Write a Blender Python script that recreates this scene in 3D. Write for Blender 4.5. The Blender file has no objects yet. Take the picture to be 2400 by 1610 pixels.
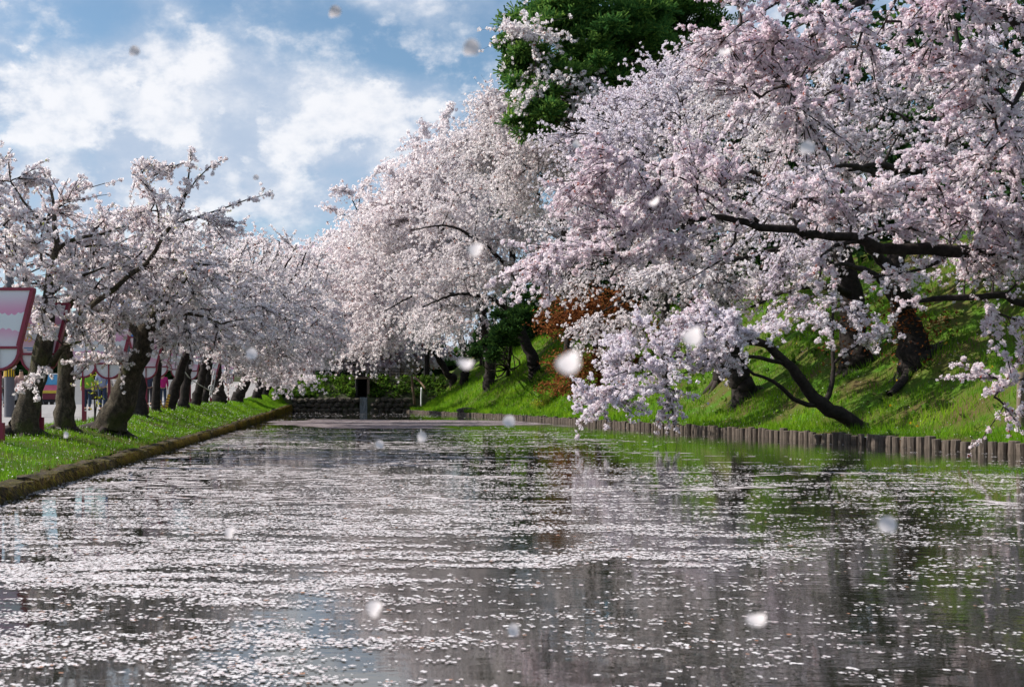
import bpy, bmesh, math, random
import numpy as np
from mathutils import Vector, noise as mnoise
random.seed(7)
RNG = np.random.default_rng(7)
S = bpy.context.scene
C = S.collection
R = math.radians

# ------------------------------------------------------------------ camera
FPX, CX, HY, CAMZ = 2600.0, 750.0, 945.0, 1.1      # focal length in photo pixels, where the moat's axis vanishes, eye height over the water
cam = bpy.data.cameras.new('camera')
cam.sensor_width = 36.0
cam.lens = FPX / 2400 * 36
cam.shift_x = (1200 - CX) / 2400
cam.shift_y = (HY - 805) / 2400
cam.clip_start, cam.clip_end = 0.05, 4000
cam.dof.use_dof = True
cam.dof.focus_distance = 34
cam.dof.aperture_fstop = 6.5
cob = bpy.data.objects.new('camera', cam)
cob.location = (0, 0, CAMZ)
cob.rotation_euler = (R(90), 0, 0)
C.objects.link(cob)
S.camera = cob

# ------------------------------------------------------------------ sun and sky
SUN_EL, SUN_AZ = 38.0, -76.0                         # azimuth from +Y, minus = to the left
sl = bpy.data.lights.new('sun', 'SUN')
sl.energy = 3.2
sl.angle = R(0.6)
sl.color = (1.0, 0.93, 0.83)
so = bpy.data.objects.new('sun', sl)
C.objects.link(so)
sd = Vector((math.sin(R(SUN_AZ)) * math.cos(R(SUN_EL)), math.cos(R(SUN_AZ)) * math.cos(R(SUN_EL)), math.sin(R(SUN_EL))))
so.rotation_euler = sd.to_track_quat('Z', 'Y').to_euler()

W = bpy.data.worlds.new('World')
S.world = W
W.use_nodes = True
wt = W.node_tree
wt.nodes.clear()


class NT:
    """short node-building helper"""
    def __init__(self, t):
        self.t = t

    def n(self, typ, **kw):
        nd = self.t.nodes.new(typ)
        for k, v in kw.items():
            setattr(nd, k, v)
        return nd

    def put(self, sock, v):
        if isinstance(v, bpy.types.NodeSocket):
            self.t.links.new(v, sock)
        elif v is not None:
            sock.default_value = v

    def math(self, op, a, b=None, c=None, clamp=False):
        nd = self.n('ShaderNodeMath', operation=op, use_clamp=clamp)
        for i, v in enumerate((a, b, c)):
            if v is not None:
                self.put(nd.inputs[i], v)
        return nd.outputs[0]

    def vmath(self, op, a, b=None):
        nd = self.n('ShaderNodeVectorMath', operation=op)
        self.put(nd.inputs[0], a)
        if b is not None:
            self.put(nd.inputs[1], b)
        return nd.outputs['Value' if op in ('LENGTH', 'DISTANCE', 'DOT_PRODUCT') else 'Vector']

    def mix(self, f, a, b, blend='MIX'):
        nd = self.n('ShaderNodeMix', data_type='RGBA', blend_type=blend)
        self.put(nd.inputs[0], f)
        self.put(nd.inputs[6], a)
        self.put(nd.inputs[7], b)
        return nd.outputs[2]

    def noise(self, vec, scale, detail=4, rough=0.55, dist=0.0):
        nd = self.n('ShaderNodeTexNoise')
        if vec is not None:
            self.put(nd.inputs['Vector'], vec)
        nd.inputs['Scale'].default_value = scale
        nd.inputs['Detail'].default_value = detail
        nd.inputs['Roughness'].default_value = rough
        nd.inputs['Distortion'].default_value = dist
        return nd.outputs[0]

    def ramp(self, f, stops, interp='LINEAR'):
        nd = self.n('ShaderNodeValToRGB')
        cr = nd.color_ramp
        cr.interpolation = interp
        while len(cr.elements) < len(stops):
            cr.elements.new(0.5)
        for e, (p, c) in zip(cr.elements, stops):
            e.position = p
            e.color = tuple(c) + (1,) if len(c) == 3 else c
        self.put(nd.inputs[0], f)
        return nd.outputs[0]

    def mapr(self, v, a, b, c=0.0, d=1.0, smooth=True):
        nd = self.n('ShaderNodeMapRange', interpolation_type='SMOOTHSTEP' if smooth else 'LINEAR')
        self.put(nd.inputs[0], v)
        for i, x in enumerate((a, b, c, d)):
            nd.inputs[i + 1].default_value = x
        return nd.outputs[0]


def skydir(px, py):
    v = Vector(((px - CX) / FPX, 1, (HY - py) / FPX))
    return v.normalized()


w = NT(wt)
sky = w.n('ShaderNodeTexSky', sky_type='NISHITA', sun_disc=False)
sky.sun_elevation = R(SUN_EL)
sky.sun_rotation = R(SUN_AZ)
sky.altitude = 50
sky.air_density = 1.0
sky.dust_density = 0.6
sky.ozone_density = 2.5
tc = w.n('ShaderNodeTexCoord')
dvec = tc.outputs['Generated']
mp = w.n('ShaderNodeMapping')
w.put(mp.inputs['Vector'], dvec)
mp.inputs['Scale'].default_value = (1, 1, 1.5)
n1 = w.noise(mp.outputs[0], 5.5, 8, 0.55, 0.0)
n2 = w.noise(mp.outputs[0], 15.0, 9, 0.60, 0.1)
n3 = w.noise(mp.outputs[0], 34.0, 6, 0.60, 0.0)
bil = w.math('ABSOLUTE', w.math('MULTIPLY_ADD', n2, 2.0, -1.0))          # billows


def field(base, blobs):
    c = base
    for (px, py, rx, ry, amp) in blobs:
        q = skydir(px, py)
        dd = w.vmath('SUBTRACT', dvec, (q.x, q.y, q.z))
        dd = w.vmath('MULTIPLY', dd, (FPX / rx, FPX / rx, FPX / ry))
        L = w.vmath('LENGTH', dd)
        g = w.math('POWER', 2.718, w.math('MULTIPLY', w.math('MULTIPLY', L, L), -1.0))
        c = w.math('MULTIPLY_ADD', g, amp, c)
    return c


# thin grey veil, thicker low down, with clear lanes as they stand over the moat
veil = w.math('MULTIPLY_ADD', w.math('SUBTRACT', n1, 0.5), 1.9, 0.50)
veil = w.math('MULTIPLY_ADD', w.math('SUBTRACT', n2, 0.5), 0.7, veil)
veil = field(veil, [(300, 260, 420, 120, 0.30), (850, 330, 300, 150, 0.28), (560, 480, 300, 90, 0.25), (560, 170, 140, 80, 0.2),
                    (250, 50, 520, 70, -0.22), (950, 110, 330, 60, -0.34), (560, 400, 160, 40, -0.12), (40, 330, 120, 30, -0.15)])
mask = w.mapr(veil, 0.12, 0.74)
# sunlit cumulus heads
puff = w.math('MULTIPLY_ADD', w.math('SUBTRACT', n2, 0.5), 2.1, 0.17)
puff = w.math('MULTIPLY_ADD', bil, -0.55, puff)
puff = w.math('MULTIPLY_ADD', w.math('SUBTRACT', n3, 0.5), 0.9, puff)
puff = w.math('MULTIPLY_ADD', w.math('SUBTRACT', n1, 0.5), 0.9, puff)
puff = field(puff, [(240, 235, 170, 55, 0.55), (60, 300, 75, 35, 0.5), (30, 130, 70, 50, 0.35), (380, 290, 80, 40, 0.45), (760, 290, 60, 50, 0.6), (920, 265, 130, 85, 0.62),
                    (470, 130, 60, 60, 0.25), (660, 340, 70, 50, 0.35), (180, 335, 90, 22, 0.35), (480, 520, 160, 50, 0.45), (700, 420, 50, 60, 0.25), (1050, 220, 80, 80, 0.4)])
lit = w.mapr(puff, 0.0, 0.62)
mask = w.math('MAXIMUM', mask, lit)
lit = w.math('MULTIPLY', lit, w.mapr(w.math('MULTIPLY_ADD', n3, 0.6, w.math('MULTIPLY', n2, 0.4)), 0.34, 0.60, 0.45, 1.0))
lit = w.math('MAXIMUM', lit, w.math('MULTIPLY', w.mapr(veil, 0.45, 1.0), w.mapr(n2, 0.35, 0.7, 0.15, 0.75)))
SKY_K = 0.10
ccol = w.mix(lit, (0.215 / SKY_K, 0.265 / SKY_K, 0.345 / SKY_K, 1), (0.46 / SKY_K, 0.46 / SKY_K, 0.475 / SKY_K, 1))
blue = w.mix(1.0, sky.outputs[0], (0.60, 0.645, 0.615, 1), 'MULTIPLY')
col = w.mix(w.math('MULTIPLY', mask, 0.92), blue, ccol)
bg = w.n('ShaderNodeBackground')
w.put(bg.inputs[0], col)
bg.inputs[1].default_value = SKY_K
wo = w.n('ShaderNodeOutputWorld')
wt.links.new(bg.outputs[0], wo.inputs[0])

S.view_settings.view_transform = 'Standard'
S.view_settings.look = 'None'
S.view_settings.gamma = 1
S.view_settings.exposure = 1.10
S.view_settings.use_curve_mapping = False
S.render.engine = 'CYCLES'
cy = S.cycles
cy.max_bounces = 9
cy.diffuse_bounces = 7
cy.glossy_bounces = 3
cy.transmission_bounces = 3
cy.transparent_max_bounces = 4
cy.caustics_reflective = False
cy.caustics_refractive = False

# ------------------------------------------------------------------ helpers
def at(px, py, Y):
    """point at distance Y that the photo shows at (px, py)"""
    return np.array([(px - CX) / FPX * Y, Y, CAMZ - (py - HY) / FPX * Y])


def tag(o, label=None, cat=None, group=None, kind=None):
    for k, v in (('label', label), ('category', cat), ('group', group), ('kind', kind)):
        if v:
            o[k] = v
    return o


def empty(name, loc, label=None, cat=None, group=None, rz=0.0):
    o = bpy.data.objects.new(name, None)
    o.empty_display_size = 0.2
    o.location = Vector(loc)
    o.rotation_euler = (0, 0, rz)
    C.objects.link(o)
    return tag(o, label, cat, group)


def link(name, me, parent=None):
    o = bpy.data.objects.new(name, me)
    C.objects.link(o)
    if parent is not None:
        o.parent = parent
    return o


def mesh_np(name, V, F, mats, parent=None, attrs=None, smooth=False, midx=None, origin=None):
    """V (n,3); F list of (m,k) index arrays"""
    V = np.asarray(V, dtype=np.float32)
    if origin is not None:
        V = V - np.asarray(origin, dtype=np.float32)
    if not isinstance(F, (list, tuple)):
        F = [F]
    F = [np.asarray(f, dtype=np.int32) for f in F if len(f)]
    me = bpy.data.meshes.new(name)
    me.vertices.add(len(V))
    me.vertices.foreach_set('co', V.ravel())
    tot = np.concatenate([np.full(len(f), f.shape[1], dtype=np.int32) for f in F])
    idx = np.concatenate([f.ravel() for f in F])
    me.loops.add(len(idx))
    me.loops.foreach_set('vertex_index', idx)
    me.polygons.add(len(tot))
    st = np.zeros(len(tot), dtype=np.int32)
    st[1:] = np.cumsum(tot)[:-1]
    me.polygons.foreach_set('loop_start', st)
    me.polygons.foreach_set('loop_total', tot)
    if smooth:
        me.polygons.foreach_set('use_smooth', np.ones(len(tot), dtype=bool))
    if not isinstance(mats, (list, tuple)):
        mats = [mats]
    for m in mats:
        me.materials.append(m)
    if midx is not None:
        me.polygons.foreach_set('material_index', np.asarray(midx, dtype=np.int32))
    for k, a in (attrs or {}).items():
        at_ = me.attributes.new(k, 'FLOAT', 'POINT')
        at_.data.foreach_set('value', np.asarray(a, dtype=np.float32))
    me.update(calc_edges=True)
    return link(name, me, parent)


def bm_obj(name, bm, mats, parent=None, smooth=False):
    me = bpy.data.meshes.new(name)
    bmesh.ops.recalc_face_normals(bm, faces=bm.faces)
    bm.to_mesh(me)
    bm.free()
    if not isinstance(mats, (list, tuple)):
        mats = [mats]
    for m in mats:
        me.materials.append(m)
    if smooth:
        for p in me.polygons:
            p.use_smooth = True
    return link(name, me, parent)


def add_box(bm, c, size, mi=0, rz=0.0):
    r = bmesh.ops.create_cube(bm, size=1)
    for v in r['verts']:
        p = Vector((v.co.x * size[0], v.co.y * size[1], v.co.z * size[2]))
        if rz:
            p.rotate(__import__('mathutils').Euler((0, 0, rz)))
        v.co = p + Vector(c)
    for f in {f for v in r['verts'] for f in v.link_faces}:
        f.material_index = mi


def tube_arrays(pts, rad, sides, base, jitter=0.0, cap=False):
    """one tapered tube; returns V, F"""
    P = np.asarray(pts, dtype=float)
    n = len(P)
    T = np.gradient(P, axis=0)
    T /= np.linalg.norm(T, axis=1, keepdims=True) + 1e-9
    ref = np.array([0.31, 0.87, 0.1]) if abs(T[0][1]) < 0.8 else np.array([0.9, 0.1, 0.2])
    A = np.cross(T, ref)
    A /= np.linalg.norm(A, axis=1, keepdims=True) + 1e-9
    B = np.cross(T, A)
    th = np.arange(sides) * 2 * math.pi / sides
    rr = np.asarray(rad, dtype=float)[:, None] * np.ones(sides)
    if jitter:
        rr = rr * (1 + jitter * RNG.standard_normal((n, sides)))
    V = P[:, None, :] + rr[:, :, None] * (np.cos(th)[None, :, None] * A[:, None, :] + np.sin(th)[None, :, None] * B[:, None, :])
    i = np.arange(n - 1)[:, None] * sides
    j = np.arange(sides)[None, :]
    j2 = (j + 1) % sides
    F = np.stack([i + j, i + j2, i + sides + j2, i + sides + j], -1).reshape(-1, 4) + base
    return V.reshape(-1, 3), F


class Tubes:
    def __init__(self):
        self.V, self.F, self.n = [], [], 0

    def add(self, pts, rad, sides=6, jitter=0.0):
        v, f = tube_arrays(pts, rad, sides, self.n, jitter)
        self.V.append(v)
        self.F.append(f)
        self.n += len(v)

    def build(self, name, mat, parent=None, origin=None, smooth=True):
        if not self.V:
            return None
        return mesh_np(name, np.concatenate(self.V), np.concatenate(self.F), mat, parent, smooth=smooth, origin=origin)


def smooth_path(pts, n):
    """Catmull-Rom through pts (rows may carry extra columns such as radius)"""
    P = np.asarray(pts, dtype=float)
    if len(P) == 2:
        t = np.linspace(0, 1, n)[:, None]
        return P[0] * (1 - t) + P[1] * t
    Q = np.vstack([2 * P[0] - P[1], P, 2 * P[-1] - P[-2]])
    out = []
    for u in np.linspace(0, len(P) - 1, n):
        k = min(int(u), len(P) - 2)
        t = u - k
        a, b, c, d = Q[k], Q[k + 1], Q[k + 2], Q[k + 3]
        out.append(0.5 * ((2 * b) + (c - a) * t + (2 * a - 5 * b + 4 * c - d) * t * t + (3 * b - a - 3 * c + d) * t ** 3))
    return np.array(out)


# ------------------------------------------------------------------ materials
def mat(name):
    m = bpy.data.materials.new(name)
    m.use_nodes = True
    m.node_tree.nodes.clear()
    t = NT(m.node_tree)
    out = t.n('ShaderNodeOutputMaterial')
    return m, t, out


def principled(t, out, color, rough=0.7, bump=None, bstr=0.3, bdist=0.02, metallic=0.0, spec=None):
    p = t.n('ShaderNodeBsdfPrincipled')
    t.put(p.inputs['Base Color'], color)
    t.put(p.inputs['Roughness'], rough)
    p.inputs['Metallic'].default_value = metallic
    if spec is not None:
        p.inputs['Specular IOR Level'].default_value = spec
    if bump is not None:
        b = t.n('ShaderNodeBump')
        b.inputs['Strength'].default_value = bstr
        b.inputs['Distance'].default_value = bdist
        t.put(b.inputs['Height'], bump)
        t.t.links.new(b.outputs[0], p.inputs['Normal'])
    t.t.links.new(p.outputs[0], out.inputs[0])
    return p


def simple(name, c, rough=0.6, var=0.15, scale=8.0, metallic=0.0):
    m, t, out = mat(name)
    o = t.n('ShaderNodeTexCoord').outputs['Object']
    n = t.noise(o, scale, 4)
    dark = tuple(x * (1 - var) for x in c) + (1,)
    lite = tuple(min(1, x * (1 + var)) for x in c) + (1,)
    principled(t, out, t.mix(n, dark, lite), rough, metallic=metallic)
    return m


def leafy(name, stops, trans=0.35, attr='tint', spec=False):
    m, t, out = mat(name)
    a = t.n('ShaderNodeAttribute', attribute_name=attr)
    col = t.ramp(a.outputs['Fac'], stops)
    d = t.n('ShaderNodeBsdfDiffuse')
    t.put(d.inputs[0], col)
    tr = t.n('ShaderNodeBsdfTranslucent')
    t.put(tr.inputs[0], col)
    mx = t.n('ShaderNodeMixShader')
    mx.inputs[0].default_value = trans
    t.t.links.new(d.outputs[0], mx.inputs[1])
    t.t.links.new(tr.outputs[0], mx.inputs[2])
    t.t.links.new(mx.outputs[0], out.inputs[0])
    return m


M_BLOSSOM = leafy('blossom_pale', [(0, (0.83, 0.73, 0.76)), (0.35, (0.89, 0.84, 0.86)), (0.8, (0.91, 0.88, 0.90)), (0.93, (0.86, 0.70, 0.73)), (1, (0.36, 0.16, 0.12))], 0.58)
M_PINK = leafy('blossom_pink', [(0, (0.82, 0.66, 0.75)), (0.4, (0.89, 0.81, 0.86)), (0.82, (0.91, 0.87, 0.90)), (0.93, (0.80, 0.54, 0.60)), (1, (0.40, 0.13, 0.09))], 0.55)
M_LILAC = leafy('blossom_lilac', [(0, (0.79, 0.70, 0.80)), (0.4, (0.87, 0.82, 0.89)), (0.85, (0.91, 0.88, 0.92)), (0.95, (0.74, 0.54, 0.60)), (1, (0.32, 0.15, 0.12))], 0.55)
M_LEAF = leafy('young_leaves', [(0, (0.26, 0.13, 0.03)), (0.3, (0.34, 0.34, 0.04)), (1, (0.46, 0.54, 0.06))], 0.5)
M_MAPLE = leafy('maple_leaves', [(0, (0.10, 0.032, 0.016)), (0.5, (0.23, 0.075, 0.030)), (1, (0.36, 0.155, 0.055))], 0.4)
M_PINE = leafy('pine_needles', [(0, (0.018, 0.060, 0.022)), (0.5, (0.060, 0.16, 0.040)), (1, (0.20, 0.32, 0.06))], 0.48)
M_EVERG = leafy('evergreen_leaves', [(0, (0.010, 0.024, 0.012)), (0.6, (0.024, 0.060, 0.018)), (1, (0.07, 0.14, 0.025))], 0.2)
M_WEED = leafy('weed_leaves', [(0, (0.06, 0.06, 0.025)), (0.4, (0.05, 0.12, 0.02)), (1, (0.16, 0.28, 0.03))], 0.35)
M_GRASS = leafy('grass_blades', [(0, (0.16, 0.115, 0.045)), (0.22, (0.10, 0.17, 0.018)), (0.6, (0.12, 0.29, 0.016)), (1, (0.26, 0.43, 0.025))], 0.5)
M_DRY = leafy('dry_grass_blades', [(0, (0.09, 0.055, 0.03)), (0.4, (0.20, 0.13, 0.06)), (0.75, (0.30, 0.23, 0.05)), (1, (0.38, 0.36, 0.04))], 0.3)
M_PETAL = leafy('floating_petals', [(0, (0.46, 0.37, 0.39)), (0.4, (0.63, 0.59, 0.61)), (0.95, (0.78, 0.755, 0.775)), (1, (0.36, 0.20, 0.14))], 0.15)

m, t, o_ = mat('bark')
M_BARK = m
tcx = t.n('ShaderNodeTexCoord').outputs['Object']
mp_ = t.n('ShaderNodeMapping')
t.put(mp_.inputs[0], tcx)
mp_.inputs['Scale'].default_value = (1, 1, 0.6)
nb = t.noise(mp_.outputs[0], 9, 6, 0.65)
nb2 = t.noise(tcx, 1.6, 3)
nf = t.noise(tcx, 34, 4, 0.7)
nb = t.math('MULTIPLY_ADD', t.math('SUBTRACT', nf, 0.5), 0.55, nb)
bc = t.ramp(nb, [(0.3, (0.022, 0.018, 0.015)), (0.52, (0.085, 0.070, 0.052)), (0.75, (0.20, 0.17, 0.13))])
geo = t.n('ShaderNodeNewGeometry')
mossm = t.mapr(nb2, 0.50, 0.64)
bc = t.mix(t.math('MULTIPLY', mossm, 0.75), bc, t.mix(nb, (0.035, 0.042, 0.012, 1), (0.12, 0.135, 0.04, 1)))
principled(t, o_, bc, 0.95, nb, 1.0, 0.12, spec=0.2)

m, t, o_ = mat('bark_dark')
M_BARK2 = m
tcx = t.n('ShaderNodeTexCoord').outputs['Object']
nb = t.noise(tcx, 7, 5, 0.65)
bc = t.ramp(nb, [(0.3, (0.012, 0.010, 0.010)), (0.6, (0.034, 0.028, 0.026)), (0.85, (0.075, 0.062, 0.055))])
principled(t, o_, bc, 0.95, nb, 0.8, 0.05, spec=0.2)

m, t, o_ = mat('twig_bark')
M_TWIG = m
principled(t, o_, (0.040, 0.031, 0.029, 1), 0.9, spec=0.2)

# turf under the blades
m, t, o_ = mat('turf')
M_TURF = m
tcx = t.n('ShaderNodeTexCoord').outputs['Object']
n_a = t.noise(tcx, 0.7, 6, 0.65)
n_b = t.noise(tcx, 11, 4, 0.6)
gc = t.ramp(n_a, [(0.36, (0.10, 0.066, 0.034)), (0.48, (0.085, 0.100, 0.020)), (0.62, (0.06, 0.15, 0.012)), (0.8, (0.10, 0.20, 0.016))])
gc = t.mix(t.math('MULTIPLY', n_b, 0.4), gc, (0.03, 0.055, 0.01, 1))
principled(t, o_, gc, 0.95, n_b, 0.7, 0.05, spec=0.1)

m, t, o_ = mat('path_paving')
M_PATH = m
tcx = t.n('ShaderNodeTexCoord').outputs['Object']
br = t.n('ShaderNodeTexBrick')
t.put(br.inputs['Vector'], tcx)
br.inputs['Scale'].default_value = 1.0
br.inputs['Brick Width'].default_value = 1.2
br.inputs['Row Height'].default_value = 0.9
br.inputs['Mortar Size'].default_value = 0.03
br.inputs['Color1'].default_value = (0.30, 0.29, 0.29, 1)
br.inputs['Color2'].default_value = (0.36, 0.34, 0.34, 1)
br.inputs['Mortar'].default_value = (0.14, 0.13, 0.13, 1)
nn = t.noise(tcx, 2.2, 6, 0.7)
principled(t, o_, t.mix(t.math('MULTIPLY', nn, 0.55), br.outputs[0], (0.16, 0.15, 0.15, 1)), 0.9, nn, 0.3, 0.02)

m, t, o_ = mat('far_ground')
M_FAR = m
tcx = t.n('ShaderNodeTexCoord').outputs['Object']
nn = t.noise(tcx, 0.05, 6, 0.7)
principled(t, o_, t.ramp(nn, [(0.35, (0.07, 0.10, 0.03)), (0.65, (0.14, 0.13, 0.10))]), 0.95)

m, t, o_ = mat('stone')
M_STONE = m
tcx = t.n('ShaderNodeTexCoord').outputs['Object']
nn = t.noise(tcx, 5, 7, 0.68)
n_c = t.noise(tcx, 1.3, 3)
sc = t.ramp(nn, [(0.25, (0.018, 0.015, 0.012)), (0.5, (0.075, 0.058, 0.043)), (0.75, (0.17, 0.135, 0.105))])
sc = t.mix(t.mapr(n_c, 0.40, 0.60), sc, t.mix(nn, (0.025, 0.024, 0.008, 1), (0.13, 0.105, 0.022, 1)))
principled(t, o_, sc, 0.95, nn, 0.9, 0.05, spec=0.2)

m, t, o_ = mat('dark_stone')
M_DSTONE = m
tcx = t.n('ShaderNodeTexCoord').outputs['Object']
nn = t.noise(tcx, 3, 6, 0.65)
principled(t, o_, t.ramp(nn, [(0.3, (0.028, 0.026, 0.022)), (0.55, (0.095, 0.082, 0.070)), (0.8, (0.085, 0.115, 0.038))]), 0.95, nn, 0.9, 0.06, spec=0.2)

m, t, o_ = mat('log_wood')
M_LOG = m
tcx = t.n('ShaderNodeTexCoord').outputs['Object']
inf = t.n('ShaderNodeObjectInfo')
mp_ = t.n('ShaderNodeMapping')
t.put(mp_.inputs[0], t.vmath('ADD', tcx, t.vmath('MULTIPLY', inf.outputs['Location'], (3.1, 1.7, 0))))
mp_.inputs['Scale'].default_value = (14, 14, 1.6)
nn = t.noise(mp_.outputs[0], 2.2, 5, 0.65)
lc = t.ramp(nn, [(0.25, (0.035, 0.028, 0.023)), (0.5, (0.115, 0.092, 0.076)), (0.75, (0.24, 0.20, 0.17))])
rnd = t.math('MULTIPLY_ADD', inf.outputs['Random'], 0.6, 0.65)
lc = t.vmath('MULTIPLY', lc, t.n('ShaderNodeCombineXYZ').outputs[0]) if False else t.mix(t.math('MULTIPLY', inf.outputs['Random'], 0.45), lc, (0.07, 0.058, 0.05, 1))
principled(t, o_, lc, 0.9, nn, 0.6, 0.02, spec=0.2)

# water
m, t, o_ = mat('moat_water')
M_WATER = m
tcx = t.n('ShaderNodeTexCoord').outputs['Object']
mp_ = t.n('ShaderNodeMapping')
t.put(mp_.inputs[0], tcx)
mp_.inputs['Scale'].default_value = (1.0, 2.6, 1)
w1 = t.noise(mp_.outputs[0], 1.7, 3, 0.55, 0.4)
w2 = t.noise(mp_.outputs[0], 6.5, 3, 0.55, 0.3)
calm = t.mapr(t.noise(tcx, 0.10, 3, 0.5), 0.40, 0.62, 0.30, 1.0)
hgt = t.math('ADD', t.math('MULTIPLY', w1, 0.0036), t.math('MULTIPLY', w2, 0.0008))
hgt = t.math('MULTIPLY', hgt, calm)
p = principled(t, o_, (0.022, 0.023, 0.018, 1), 0.02)
p.inputs['IOR'].default_value = 1.7
p.inputs['Specular IOR Level'].default_value = 0.8
b = t.n('ShaderNodeBump')
b.inputs['Strength'].default_value = 1.0
b.inputs['Distance'].default_value = 1.0
t.put(b.inputs['Height'], hgt)
t.t.links.new(b.outputs[0], p.inputs['Normal'])

M_RED = simple('red_paint', (0.24, 0.018, 0.05), 0.5, 0.2, 5)
M_WHITEP = simple('white_board', (0.72, 0.72, 0.78), 0.6, 0.04, 3)
M_YEL = simple('yellow_lettering', (0.80, 0.52, 0.02), 0.5, 0.1)
M_BLUEP = simple('blue_print', (0.12, 0.32, 0.60), 0.6, 0.2)
M_CONC = simple('grey_pole', (0.115, 0.115, 0.135), 0.75, 0.15, 4)
M_BLACK = simple('black_rubber', (0.018, 0.018, 0.02), 0.6, 0.2)
M_GLASS = simple('car_glass', (0.03, 0.04, 0.05), 0.12, 0.1)
M_SILVER = simple('silver_paint', (0.55, 0.57, 0.60), 0.3, 0.05)
M_WPAINT = simple('white_paint', (0.75, 0.76, 0.78), 0.35, 0.04)
M_SKIN = simple('skin', (0.46, 0.27, 0.19), 0.55, 0.08)
M_HAIR = simple('hair', (0.018, 0.014, 0.012), 0.5, 0.2)
M_WOOD = simple('grey_wood', (0.15, 0.115, 0.09), 0.9, 0.4, 6)
M_TIMBER = simple('brown_timber', (0.14, 0.09, 0.055), 0.9, 0.3, 5)
M_FENCE = simple('dark_fence', (0.045, 0.038, 0.034), 0.8, 0.2)
M_ROPE = simple('white_rope', (0.55, 0.55, 0.55), 0.8, 0.1)
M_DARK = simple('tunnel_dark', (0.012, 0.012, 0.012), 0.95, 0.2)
M_CREAM = simple('concrete', (0.30, 0.27, 0.23), 0.9, 0.25, 3)

# board print: pink at top and bottom with petal-shaped edges, white in between
m, t, o_ = mat('lantern_print')
M_PRINT = m
uv = t.n('ShaderNodeTexCoord').outputs['Object']
sep = t.n('ShaderNodeSeparateXYZ')
t.put(sep.inputs[0], uv)
x, z = sep.outputs[0], sep.outputs[2]
def scal(off):
    s_ = t.math('ABSOLUTE', t.math('SINE', t.math('MULTIPLY', t.math('ADD', x, off), 27.0)))
    s2_ = t.math('ABSOLUTE', t.math('SINE', t.math('MULTIPLY', t.math('ADD', x, off), 7.3)))
    return t.math('MULTIPLY_ADD', s_, 0.035, t.math('MULTIPLY', s2_, 0.05))
top = t.math('SUBTRACT', z, t.math('MULTIPLY_ADD', scal(0.0), -1.0, 0.62))
bot = t.math('SUBTRACT', t.math('MULTIPLY_ADD', scal(0.1), 1.0, 0.24), z)
pt = t.math('MULTIPLY', t.mapr(top, 0.0, 0.008), t.mapr(z, 0.56, 0.98, 0.95, 0.12))
pb = t.math('MULTIPLY', t.mapr(bot, 0.0, 0.008), t.mapr(z, 0.34, 0.02, 0.85, 0.25))
pk = t.math('ADD', pt, pb, clamp=True)
principled(t, o_, t.mix(pk, (0.72, 0.74, 0.80, 1), (0.72, 0.30, 0.50, 1)), 0.55)

m, t, o_ = mat('tiger_stripes')
M_TIGER = m
uv = t.n('ShaderNodeTexCoord').outputs['Object']
sep = t.n('ShaderNodeSeparateXYZ')
t.put(sep.inputs[0], uv)
ang = t.math('ARCTAN2', sep.outputs[1], sep.outputs[0])
st_ = t.math('GREATER_THAN', t.math('SINE', t.math('MULTIPLY', ang, 12.0)), 0.0)
principled(t, o_, t.mix(st_, (0.015, 0.015, 0.015, 1), (0.75, 0.48, 0.01, 1)), 0.5)
m, t, o_ = mat('tiger_bars')
M_TBAR = m
uv = t.n('ShaderNodeTexCoord').outputs['Object']
sep = t.n('ShaderNodeSeparateXYZ')
t.put(sep.inputs[0], uv)
st_ = t.math('GREATER_THAN', t.math('SINE', t.math('MULTIPLY', sep.outputs[2], 62.0)), 0.55)
principled(t, o_, t.mix(st_, (0.72, 0.36, 0.015, 1), (0.02, 0.02, 0.02, 1)), 0.5)

# ------------------------------------------------------------------ the lie of the land
LX = [(-30, 15.6), (0, 15.3), (24, 15.0), (31, 14.6), (48, 14.1), (71, 14.0), (89, 13.6), (104, 12.7), (119, 11.6), (139, 11.0), (170, 10.5)]
def log_x(Y):
    return np.interp(Y, [a for a, b in LX], [b for a, b in LX])


def right_z(X, Y):
    tt = X - log_x(Y)
    z = np.interp(tt, [-0.01, 0, 1.3, 2.2, 13.5, 15.5, 60], [-0.9, 0.19, 0.36, 0.85, 8.8, 9.3, 9.8])
    u = np.clip((tt - 1.5) / 3, 0, 1)
    z = z + u * (0.16 * np.sin(X * 0.9 + Y * 0.21) + 0.12 * np.sin(X * 2.3 - Y * 0.7) + 0.08 * np.sin(Y * 1.9 + X))
    return z


WALL_X = -3.67
def wall_h(Y):
    return np.interp(Y, [0, 12, 40, 49, 80, 115, 140], [0.15, 0.17, 0.20, 0.28, 0.5, 0.8, 0.95])
def crest_h(Y):
    return np.interp(Y, [0, 22, 27, 40, 47, 56, 78, 103, 120, 136, 146], [0.40, 0.45, 0.52, 0.77, 0.90, 1.06, 1.12, 1.45, 2.0, 3.2, 4.4])


def left_z(X, Y):
    tt = WALL_X - X
    a, c = wall_h(Y), crest_h(Y)
    u = np.clip((tt - 0.25) / 2.0, 0, 1)
    u = u * u * (3 - 2 * u)
    z = a + (c - a) * u
    v = np.clip((tt - 3.0) / 0.5, 0, 1)
    z = z - 0.09 * v
    bump = 0.025 * np.sin(X * 2.1 + Y * 0.8) + 0.02 * np.sin(Y * 2.3 - X)
    return z + bump * np.clip(tt, 0, 1) * (1 - v)


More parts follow.
